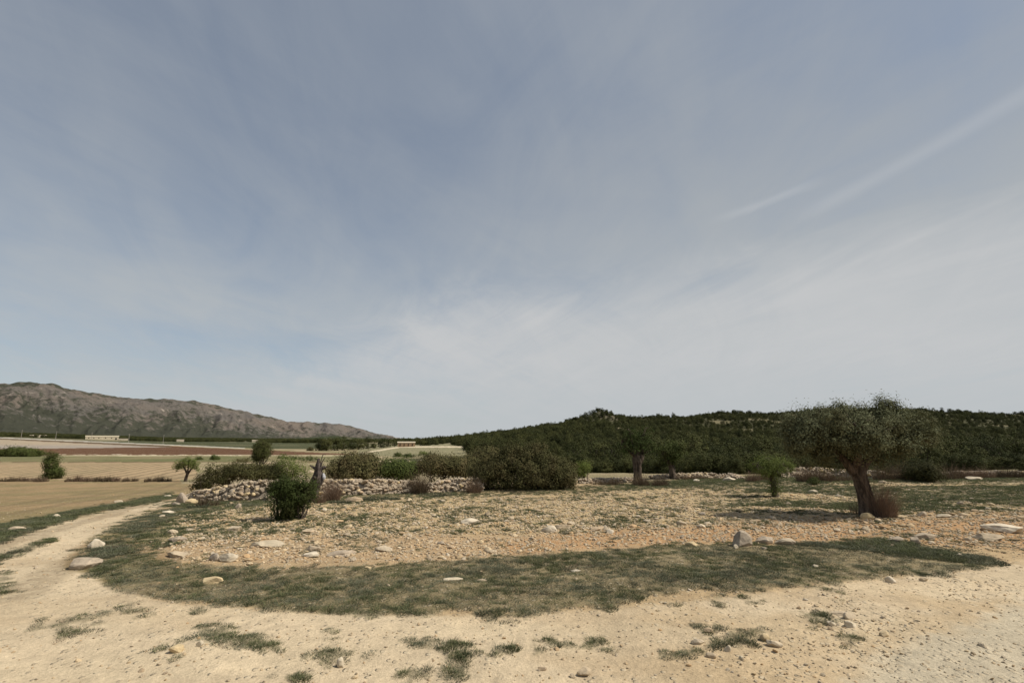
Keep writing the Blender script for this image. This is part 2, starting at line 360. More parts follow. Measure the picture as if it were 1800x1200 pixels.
def masks(x, y, z=None):
    if z is None: z = H(x, y)
    X, Y = project(x, y, z); fwd = y > .3
    X = np.where(fwd, X, -5000.); Y = np.where(fwd, Y, 3000.)
    d = np.hypot(x, y)
    n1 = fbm(x*.9, y*.9, 51, 4)-.5; n2 = fbm(x*5, y*5, 52, 3)-.5; n3 = fbm(x*16, y*16, 53, 2)-.5
    jit = n1*50+n2*60+n3*26
    def pm(P, soft=10, j=1.0, sy=2.2): return sstep(-soft, soft, seg_sd(P, X, Y, sy)+jit*j)
    m_ = {}
    m_['path'] = pm(PATH, 12, .35); m_['band'] = sstep(-6, 7, seg_sd(BAND, X, Y)+5+jit*.65); m_['tri'] = pm(TRI, 16, .8); m_['verge'] = pm(VERGE, 8, .35, 3)
    m_['med'] = pm(MED, 6, .4, 3); m_['grayr'] = pm(GRAYR, 40, 1.2); m_['reds'] = pm(REDS, 22, .7); m_['strip'] = pm(STRIP, 16, .7)
    m_['field'] = pm(FIELD, 12, .4, 4); m_['edge'] = pm(EDGE, 8, .3, 4)
    pt = np.zeros_like(X)
    near = (Y > 935) & fwd
    for e in PATCH:
        s = (e[0]-X)**2 < (e[2]+45)**2
        s &= (np.abs(Y-e[1]) < e[3]+40) & near
        if s.any():
            sd = seg_sd(ell(e[0], e[1], e[2]*1.0, e[3]*.85, e[4]), X[s], Y[s], 1.8)
            pt[s] = np.maximum(pt[s], sstep(-4, 7, sd+n2[s]*62+n3[s]*48))
    m_['patch'] = pt
    m_['X'], m_['Y'], m_['d'], m_['n1'], m_['n2'], m_['n3'] = X, Y, d, n1, n2, n3
    # how much of the soil low plants cover
    clump = sstep(-.12, .16, n2+n1*.7)
    hole = sstep(.05, .22, n2*.9+n3*.5+n1*.5)
    g = m_['band']*(1-.26*hole*sstep(1450, 1200, X))
    g = np.maximum(g, m_['tri']*(.35+.5*clump)); g = np.maximum(g, m_['verge']*.95); g = np.maximum(g, m_['med']*.8)
    g = np.maximum(g, m_['edge']*(.5+.35*sstep(1000, 1300, X))); g = np.maximum(g, m_['patch']*.72)
    right = sstep(1150, 1450, X)
    bands = sstep(.45, .6, vn((x*.25+y*.97)*.9+n1*2, x*.12, 71))
    g = np.maximum(g, m_['field']*(.42*clump+.14+right*.6*bands*(Y < 900)+.25*sstep(600, 330, X)))
    g = np.maximum(g, m_['strip']*sstep(.1, .22, n2+n1)*.5)
    m_['green'] = np.clip(g, 0, 1)
    return m_

DUST = np.array((.575, .465, .335)); DUSTG = np.array((.48, .42, .33)); TAN = np.array((.44, .325, .20)); RED = np.array((.43, .255, .13))
ROWS = None
def ground_colour(x, y, z):
    global ROWS
    k = masks(x, y, z); X, Y, d = k['X'], k['Y'], k['d']; n1, n2, n3 = k['n1'], k['n2'], k['n3']
    def mixc(c, m_, c2): return c*(1-m_[:, None])+np.asarray(c2)*m_[:, None]
    C = np.tile(TAN, (len(x), 1))
    stony = np.full(x.shape, .35)
    left = (X < 640)
    # left field
    fl = sstep(60, -60, (X-310)-0*Y)*sstep(935, 925, Y)*0+((X < 318+(Y < 868)*60) & (d > 8)).astype(float)
    C = mixc(C, fl*(d < 2000), (.31, .22, .125)); stony = np.where(fl > 0, .25, stony)
    C = mixc(C, (fl > 0)*sstep(.45, .62, fbm(x*.16, y*.6, 83, 4))*.6, (.20, .17, .085))
    C = mixc(C, k['field'], (.50, .375, .22)); stony = np.maximum(stony, k['field']*.9)
    C = mixc(C, k['strip'], (.44, .31, .19)); stony = np.maximum(stony, k['strip']*.65)
    C = mixc(C, k['reds']*.85, RED)
    C = mixc(C, k['path'], DUST); stony = stony*(1-k['path'])+k['path']*(.12+.55*sstep(950, 1300, X)*sstep(.0, .12, n1))
    C = mixc(C, k['path']*sstep(.48, .68, fbm(x*.55+3, y*.9, 87, 4))*.45, (.46, .345, .225))
    C = mixc(C, k['path']*sstep(.55, .7, fbm(x*.3+3, y*1.4, 88, 4))*.4, (.60, .49, .35))
    C = mixc(C, k['path']*sstep(1000, 1250, X)*(1-k['grayr'])*sstep(.40, .62, fbm(x*1.2, y*1.2, 89, 4))*.5, (.44, .325, .20))
    C = mixc(C, k['grayr']*.8, DUSTG)
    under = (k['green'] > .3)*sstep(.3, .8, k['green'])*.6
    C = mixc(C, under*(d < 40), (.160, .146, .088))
    # terraces and fields beyond the walls
    a = np.degrees(np.arctan2(x, y))
    far = (d > 24) & (Y < 850)
    mid = far & (X >= 318) & (k['edge'] < .3)
    g1 = fbm(x/9, y/9, 81, 4)
    C = np.where(mid[:, None], mixc(np.tile((.22, .19, .105), (len(x), 1)), sstep(.4, .62, g1), (.33, .27, .18)), C)
    jx = (fbm(x/22, y/22, 86, 4)-.5)*3.0
    b = lambda y0, y1: ((Y+jx > y0) & (Y+jx <= y1) & (d > 30) & left)
    rows = x*0
    ROWS = (b(812.5, 842) & (X < 345))*1.0+(fl > 0)*(Y > 846)*.6*sstep(.4, .6, g1)
    C = np.where(b(812.5, 842)[:, None] & (X < 345)[:, None], mixc(np.tile((.38, .28, .175), (len(x), 1)), sstep(.5, .72, g1)*.5, (.25, .205, .12)), C)
    C = np.where(b(801.3, 811.5)[:, None], mixc(np.tile((.135, .135, .062), (len(x), 1)), sstep(.4, .72, g1)*.7, (.25, .20, .12)), C)
    C = np.where(b(811.5, 812.5)[:, None], (.13, .09, .05), C)
    C = np.where(b(799.2, 801.3)[:, None], mixc(np.tile((.42, .36, .25), (len(x), 1)), sstep(.5, .6, g1), (.25, .2, .12)), C)
    wl = 769+.043*X
    bf = (Y+jx*.4 > wl+2) & (Y+jx*.4 <= 799.2) & left & (d > 60)
    C = np.where(bf[:, None], mixc(np.tile((.088, .038, .019), (len(x), 1)), fbm(x/60, y/25, 91, 4)*.8, (.14, .075, .042)), C)
    pf = (Y+jx*.2 > 772+X*.047) & (Y+jx*.5 < 788.4-X*.008) & (X < 320) & (d > 100)
    C = np.where(pf[:, None], mixc(np.tile((.35, .285, .215), (len(x), 1)), sstep(779, 785, Y)*.8, (.29, .255, .235))*(1+.25*(fbm(x/80, y/14, 92, 3)-.5))[:, None], C)
    pr = (Y <= 772+X*.047) & (Y > wl+.7) & (X < 300) & (d > 200)
    C = np.where(pr[:, None], (.12, .085, .055), C)
    pr = (Y <= wl+.8) & (Y > wl-.7) & (X < 430) & (d > 200)
    C = np.where(pr[:, None], (.44, .41, .37), C)
    fw = (Y <= wl-.7) & (d > 300) & left
    C = np.where(fw[:, None], mixc(np.tile((.055, .062, .028), (len(x), 1)), sstep(.6, .72, fbm(x/90, y/45, 95, 4)), (.36, .30, .20)), C)
    # rising field in the middle with its pale track
    rf = (X > 630) & (X < 792+np.clip(330-d, 0, 300)*.22+(fbm(x/14, y/14, 46, 3)-.5)*40) & (Y < 801) & (Y > 779) & (d > 110)
    C = np.where(rf[:, None], mixc(np.tile((.20, .19, .115), (len(x), 1)), g1*.4, (.30, .25, .16)), C)
    tr = rf & (np.abs(Y-(797-np.clip((X-630)/75, 0, 1)*12.0)) < 1.2)
    C = np.where(tr[:, None], (.55, .47, .35), C)
    # hill: dark soil, scrub, pale clearings
    hl = (d > 60) & (X > 690) & (a > -14) & ~rf
    clear = sstep(.66, .74, fbm(x/38, y/38, 97, 3))*sstep(60, 90, np.hypot(x-92, y-480))
    C = np.where(hl[:, None], mixc(np.tile((.052, .052, .025), (len(x), 1)), clear*.6, (.24, .20, .12)), C)
    bare = np.exp(-(((x-92)/13)**2+((y-480)/16)**2))
    C = mixc(C, np.clip(bare*1.0, 0, 1)*(d > 300)*sstep(.35, .6, fbm(x/9, y/9, 98, 3)), (.14, .12, .092))
    C = C*(1+n1*.22)[:, None]*(1+n2*.12)[:, None]
    stony = np.where(d > 60, .15, stony)
    C = C*np.where(d < 60, .84, .9)[:, None]*np.array((1.0, .995, .93))
    return np.clip(C, .01, .9), np.clip(stony, 0, 1), k['green']

def build_ground():
    az = np.concatenate((np.linspace(R(-56), R(56), 800), np.linspace(R(56), R(304), 110)[1:-1]))
    r = [.02, .3, .6]
    while r[-1] < 30: r.append(r[-1]*1.0098)
    while r[-1] < 9500: r.append(r[-1]*1.032)
    r = np.array(r); na, nr = len(az), len(r)
    A, RR = np.meshgrid(az, r, indexing='ij')
    x = (np.sin(A)*RR).ravel(); y = (np.cos(A)*RR).ravel(); z = H(x, y)
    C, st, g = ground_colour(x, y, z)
    d = np.hypot(x, y)
    z = z+(1-sstep(20, 45, d))*(st*(fbm(x*9, y*9, 14, 2)-.5)*.035+g*.008)
    # ruts and clods of ploughed strips
    V = np.stack((x, y, z), 1); V = np.vstack((V, [[0, 0, hz(0, .1)]]))
    C = np.vstack((C, C[:1])); st = np.append(st, st[0]); g = np.append(g, g[0]); rw = np.append(ROWS, 0)
    i = np.arange(na)[:, None]; j = np.arange(nr-1)[None, :]; i2 = (i+1) % na
    Q = np.stack((i*nr+j, i2*nr+j, i2*nr+j+1, i*nr+j+1), -1).reshape(-1, 4)[:, ::-1]
    cidx = len(V)-1
    T = np.stack((np.full(na, cidx), np.arange(na)*nr, ((np.arange(na)+1) % na)*nr, ((np.arange(na)+1) % na)*nr), -1)
    m_, t, out = newmat('ground_soil')
    ca = t.nodes.new('ShaderNodeAttribute'); ca.attribute_name = 'soil'
    sa = t.nodes.new('ShaderNodeAttribute'); sa.attribute_name = 'stony'
    tcx = t.nodes.new('ShaderNodeTexCoord'); P = tcx.outputs['Object']
    n_f = NOISE(t, P, 38, 5, .7); n_m = NOISE(t, P, 6.5, 5, .6); n_l = NOISE(t, P, .7, 4, .6)
    vo = t.nodes.new('ShaderNodeTexVoronoi'); vo.inputs['Scale'].default_value = 21; vo.inputs['Randomness'].default_value = 1; L(t, P, vo.inputs['Vector'])
    sp = t.nodes.new('ShaderNodeSeparateColor'); L(t, vo.outputs['Color'], sp.inputs[0])
    thr = MAPR(t, sa.outputs['Fac'], 0, 1, .97, .45, False)
    isst = M2(t, 'MULTIPLY', M2(t, 'GREATER_THAN', sp.outputs[0], thr), MAPR(t, vo.outputs['Distance'], .62, .36))
    c = MIX(t, 1.0, ca.outputs['Color'], RAMP(t, n_f, [(.28, .80), (.5, 1.0), (.72, 1.17)]), 'MULTIPLY')
    c = MIX(t, 1.0, c, RAMP(t, n_m, [(.3, .87), (.7, 1.12)]), 'MULTIPLY')
    c = MIX(t, 1.0, c, RAMP(t, n_l, [(.3, .92), (.7, 1.08)]), 'MULTIPLY')
    stc = MIX(t, sp.outputs[1], (.34, .27, .18), (.52, .44, .31))
    c = MIX(t, M2(t, 'MULTIPLY', isst, .6), c, stc)
    fa = t.nodes.new('ShaderNodeAttribute'); fa.attribute_name = 'furrow'
    sp2 = t.nodes.new('ShaderNodeSeparateXYZ'); L(t, P, sp2.inputs[0])
    q = M2(t, 'ADD', M2(t, 'MULTIPLY', sp2.outputs[0], math.cos(R(22))), M2(t, 'MULTIPLY', sp2.outputs[1], math.sin(R(22))))
    q = M2(t, 'ADD', q, M2(t, 'MULTIPLY', n_l, .5))
    wv = M2(t, 'SINE', M2(t, 'MULTIPLY', q, 2*math.pi/1.5))
    weeds = M2(t, 'MULTIPLY', M2(t, 'MULTIPLY', MAPR(t, wv, .1, .9), fa.outputs['Fac']), MAPR(t, n_m, .38, .6, .25, .85))
    c = MIX(t, weeds, c, (.135, .100, .058))
    hgt = M2(t, 'ADD', M2(t, 'ADD', M2(t, 'MULTIPLY', n_f, .5), M2(t, 'MULTIPLY', n_m, 1.0)), M2(t, 'MULTIPLY', isst, .55))
    bs = BSDF(t, out, c, .97, hgt, .8, .035, .1)
    me = mesh_np('ground', V, Q, [m_], True,
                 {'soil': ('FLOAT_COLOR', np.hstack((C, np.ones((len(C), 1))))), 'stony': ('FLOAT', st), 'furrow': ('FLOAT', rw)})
    o = link('ground', me); o['kind'] = 'structure'
    return o
build_ground()

# ------------------------------------------------------------------ mountain on the left
def build_mountain():
    RX = [-700,-400,-150,0,30,75,110,150,205,250,300,340,370,425,460,500,540,560,600,625,650,672,695,715,760]
    RY = [690,680,676,672,670,673,684,688,698,699.5,701.5,706,711,723,730,740,742,743,745.5,751,759,765,771,775,779]
    na, nt_ = 700, 150
    X = np.linspace(-700, 760, na)
    az = np.arctan2((X-900)/F, CP+.194*SP)
    ridge = np.interp(X, RX, RY)
    rr = np.stack([ray(a, b) for a, b in zip(X, ridge)]); slope = rr[:, 2]/np.hypot(rr[:, 0], rr[:, 1])
    D1 = np.interp(X, [-700, 0, 500, 760], [4600, 4900, 5600, 6600]); D0 = D1-np.interp(X, [-700, 400, 760], [1700, 1500, 1100])
    zr = CAM_H+slope*D1
    t = np.linspace(0, 1.6, nt_)
    AA, TT = np.meshgrid(az, t, indexing='ij'); d0 = D0[:, None]; d1 = D1[:, None]; zz = zr[:, None]
    DD = d0+(d1-d0)*TT
    x = np.sin(AA)*DD; y = np.cos(AA)*DD
    base = CAM_H+np.interp(X, [-700, 0, 300, 600, 760], [.018, .012, .004, .0, -.004])[:, None]*d0
    prof = np.where(TT < 1, TT**1.25, 1-(TT-1)*1.4)
    z = base+(zz-base)*prof
    env = np.sin(np.clip(TT, 0, 1)*math.pi)**.8
    g = 1-np.abs(2*fbm(AA*34+fbm(x/900, y/900, 3)*2.4, DD/1500, 21, 5)-1)
    g2 = 1-np.abs(2*fbm(x/220, y/220, 22, 4)-1)
    z = z+env*((g-.72)*95+(g2-.7)*70)+(fbm(x/60, y/60, 23, 3)-.5)*26*np.clip(TT*2, 0, 1)
    z = np.where(TT > 1.35, np.minimum(z, base-60), z)
    z[:, 0] = base[:, 0]-40
    V = np.stack((x.ravel(), y.ravel(), z.ravel()), 1)
    i = np.arange(na-1)[:, None]; j = np.arange(nt_-1)[None, :]
    Q = np.stack((i*nt_+j, (i+1)*nt_+j, (i+1)*nt_+j+1, i*nt_+j+1), -1).reshape(-1, 4)[:, ::-1]
    m_, tt, out = newmat('mountain_rock_and_scrub')
    tcx = tt.nodes.new('ShaderNodeTexCoord'); P = tcx.outputs['Object']
    a1 = NOISE(tt, P, .011, 8, .68, .4); a2 = NOISE(tt, P, .020, 8, .78); a3 = NOISE(tt, P, .0022, 4, .5)
    va = tt.nodes.new('ShaderNodeAttribute'); va.attribute_name = 'scrub'
    rock = MIX(tt, MAPR(tt, a3, .35, .65), (.150, .125, .104), (.122, .110, .098))
    rock = MIX(tt, MAPR(tt, a1, .56, .74), rock, (.36, .31, .26))
    scr = MIX(tt, a2, (.034, .038, .029), (.070, .070, .050))
    fac = MAPR(tt, M2(tt, 'ADD', M2(tt, 'MULTIPLY', a2, 1.5), M2(tt, 'MULTIPLY', va.outputs['Fac'], .75)), .98, 1.16)
    c = MIX(tt, fac, rock, scr)
    BSDF(tt, out, c, 1.0, M2(tt, 'ADD', a1, M2(tt, 'MULTIPLY', a2, .35)), 1.0, 30, .05)
    scrub = .76-.76*TT**.6+.34*(fbm(x/170, y/170, 25, 3)-.5)+.30*(1-g)*1.2+.25*(np.clip(TT, 0, 1) > .93)
    scrub = scrub+np.interp(X, [0, 350, 420, 560, 700], [.12, .1, -.02, -.02, 0])[:, None]
    me = mesh_np('mountain', V, Q, [m_], True, {'scrub': ('FLOAT', scrub.ravel())})
    o = link('mountain', me); o['kind'] = 'structure'
build_mountain()

# ------------------------------------------------------------------ plant geometry
def unit(n, rng):
    v = rng.normal(size=(n, 3)); return v/np.linalg.norm(v, axis=1)[:, None]
def leaves(P, ln, wd, rng, up=0.0, spread=.3, out=None):
    """one rhombic leaf per point, its blade turned roughly outwards like leaves seeking light"""
    n = len(P); a = unit(n, rng); nrm = unit(n, rng)
    if out is not None:
        nrm = nrm*.42+out; a = np.cross(nrm, a)
    a[:, 2] += up; a /= np.linalg.norm(a, axis=1)[:, None]+1e-9
    b = np.cross(a, nrm); b /= np.linalg.norm(b, axis=1)[:, None]+1e-9
    l = ln*(1+spread*rng.normal(size=n)).clip(.4, 2)[:, None]; w = wd*(1+spread*rng.normal(size=n)).clip(.4, 2)[:, None]
    nn = np.cross(a, b)*w*.25
    V = np.stack((P-a*l*.5, P+b*w*.5+nn, P+a*l*.5, P-b*w*.5+nn), 1).reshape(-1, 3)
    Q = np.arange(n*4).reshape(n, 4); return V, Q
def clumps(blobs, nc, rng, shell=.55):
    blobs = np.array(blobs, float); vol = (blobs[:, 3]*blobs[:, 4]*blobs[:, 5])**.67
    k = rng.choice(len(blobs), nc, p=vol/vol.sum()); u = unit(nc, rng)
    r = (shell+(1-shell)*rng.random(nc)**.7)
    r *= 1+.21*rng.normal(size=nc)
    return blobs[k, :3]+u*blobs[k, 3:6]*r[:, None]
def leaf_cloud(name, blobs, nc, per, sig, ln, wd, mat, rng, shell=.5, up=0.0, extra=None, tsd=.2):
    Cc = clumps(blobs, nc, rng, shell); Cc[:, 2] = np.maximum(Cc[:, 2], .02)
    if extra is not None: Cc = np.vstack((Cc, extra))
    s = sig*(.6+.8*rng.random(len(Cc)))
    src = np.repeat(Cc, per, 0); sg = np.repeat(s, per); P = src+rng.normal(size=(len(Cc)*per, 3))*sg[:, None]
    k_ = P[:, 2] > .005; P, src, sg = P[k_], src[k_], sg[k_]
    cen = np.array((P[:, 0].mean(), P[:, 1].mean(), P[:, 2].min()*.5+P[:, 2].mean()*.5))
    o1 = P-cen; o1 /= np.linalg.norm(o1, axis=1)[:, None]+1e-9; o2 = (P-src)/sg[:, None]
    ou = o1*.5+o2*.45; ou[:, 2] += .25
    V, Q = leaves(P, ln, wd, rng, up, out=ou)
    ct = np.clip(rng.normal(.5, tsd, len(P)), 0, 1)
    return mesh_np(name, V, Q, [mat], False, {'tint': ('FLOAT', np.repeat(ct, 4))}), Cc
def tube(paths, sides=6):
    """paths: list of (points, radii). returns V,Q"""
    Vs, Qs, off = [], [], 0
    for pts, rad in paths:
        pts = np.array(pts, float); rad = np.array(rad, float); n = len(pts)
        tg = np.gradient(pts, axis=0); tg /= np.linalg.norm(tg, axis=1)[:, None]+1e-9
        ref = np.array((0.31, .91, .12)); a = np.cross(tg, ref); a /= np.linalg.norm(a, axis=1)[:, None]+1e-9; b = np.cross(tg, a)
        th = np.arange(sides)*2*math.pi/sides
        ring = pts[:, None, :]+(a[:, None, :]*np.cos(th)[None, :, None]+b[:, None, :]*np.sin(th)[None, :, None])*(rad[:, None, None] if rad.ndim == 1 else rad[:, :, None])
        Vs.append(ring.reshape(-1, 3))
        i = np.arange(n-1)[:, None]; j = np.arange(sides)[None, :]; j2 = (j+1) % sides
        Qs.append((np.stack((i*sides+j, i*sides+j2, (i+1)*sides+j2, (i+1)*sides+j), -1).reshape(-1, 4)+off)); off += n*sides
    return np.vstack(Vs), np.vstack(Qs)
def curve(p0, p1, bend, n, rng):
    p0 = np.array(p0, float); p1 = np.array(p1, float); t = np.linspace(0, 1, n)[:, None]
    side = rng.normal(size=3); L_ = np.linalg.norm(p1-p0)
    wob = np.cumsum(rng.normal(size=(n, 3)), 0)*L_*.025; wob -= wob[0]
    return p0+(p1-p0)*t+side*np.sin(t*math.pi)*L_*bend+wob*(t*0+1)
def stems(name, root, ends, r0, r1, mat, rng, sides=4, n=5, bend=.10, rootspread=.05):
    ps = []
    for e in ends:
        s = (root[0]+rng.normal()*rootspread, root[1]+rng.normal()*rootspread, root[2])
        c = curve(s, e, bend, n, rng); ps.append((c, np.linspace(r0, r1, n)))
    V, Q = tube(ps, sides); return mesh_np(name, V, Q, [mat], True)
def blades(name, n, radius, hgt, lean, wd, mat, rng, seg=2, hvar=.35, ex=1.0):
    """upright thin stems or grass blades"""
    a = rng.random(n)*2*math.pi; r = radius*np.sqrt(rng.random(n)); bx, by = np.cos(a)*r*ex, np.sin(a)*r
    q_ = r/max(radius, 1e-6)
    h = hgt*(1+hvar*rng.normal(size=n)).clip(.25, 1.9)*(1-.62*q_**2.2)
    la = a+rng.normal(size=n)*.8; le = lean*(.3+rng.random(n))*h*(.5+q_)
    dx, dy = np.cos(la)*le, np.sin(la)*le
    wa = rng.random(n)*math.pi; wx, wy = np.cos(wa)*wd/2, np.sin(wa)*wd/2
    rows = []
    for s in range(seg+1):
        t = s/seg; k = 1-.85*t
        cx, cy, cz = bx+dx*t*t, by+dy*t*t, h*t
        rows += [np.stack((cx-wx*k, cy-wy*k, cz), 1), np.stack((cx+wx*k, cy+wy*k, cz), 1)]
    V = np.stack(rows, 1).reshape(-1, 3); m_ = 2*(seg+1); base = np.arange(n)[:, None]*m_
    Q = np.concatenate([base+np.array([[2*s, 2*s+1, 2*s+3, 2*s+2]]) for s in range(seg)], 0)
    return mesh_np(name, V, Q, [mat], False, {'tint': ('FLOAT', np.repeat(np.clip(rng.normal(.5, .25, n), 0, 1), m_))})

def bush(name, label, cat, loc, blobs, nc, per, sig, ln, wd, mat, seed, stemmat='barkp', group=None, nst=14, r0=.02, up=0, shell=.45):
    rng = np.random.default_rng(seed)
    e = empty(name, loc, label, cat, group)
    me, Cc = leaf_cloud(name+'_foliage', blobs, nc, per, sig, ln, wd, MAT[mat], rng, shell, up)
    link('foliage', me, e)
    ends = Cc[rng.choice(len(Cc), min(nst, len(Cc)), replace=False)]
    bl = np.array(blobs); cx = (bl[:, 0]).mean(); cy = bl[:, 1].mean()
    ps = []
    for q in ends:
        b0 = bl[np.argmin((bl[:, 0]-q[0])**2+(bl[:, 1]-q[1])**2)]
        ps.append((curve((b0[0]*.8+rng.normal()*.04, b0[1]*.8+rng.normal()*.04, -.05), q, .08, 5, rng), np.linspace(r0, r0*.25, 5)))
    V, Q = tube(ps, 4); link('stem', mesh_np(name+'_stem', V, Q, [MAT[stemmat]], True), e)
    return e

# ------------------------------------------------------------------ rocks
def ico(sub):
    import bmesh
    bm = bmesh.new(); bmesh.ops.create_icosphere(bm, subdivisions=sub, radius=1.0)
    V = np.array([v.co[:] for v in bm.verts]); Fc = np.array([[v.index for v in f.verts] for f in bm.faces]); bm.free(); return V, Fc
ICO = {k: ico(k) for k in (1, 2, 3, 4)}
def rock_mesh(name, sx_, sy_, sz_, seed, mat, sub=3, cuts=9, rough=.06, smooth=False):
    rng = np.random.default_rng(seed); V, Fc = ICO[sub]; V = V.copy()
    for _ in range(cuts):
        n = unit(1, rng)[0]; o_ = .55+.32*rng.random(); d = V@n-o_
        V = V-np.outer(np.maximum(d, 0), n)*.95
    off = rng.random(3)*50
    nz = np.array([mnoise.fractal(Vector(v*1.7+off), 1.0, 2.1, 4) for v in V]) if sub >= 2 else rng.normal(size=len(V))*.8
    V = V*(1+nz*rough*1.3)[:, None]
    V = V/np.abs(V).max(0)
    V = V*np.array((sx_, sy_, sz_))*.5
    return mesh_np(name, V, Fc, [mat], smooth)

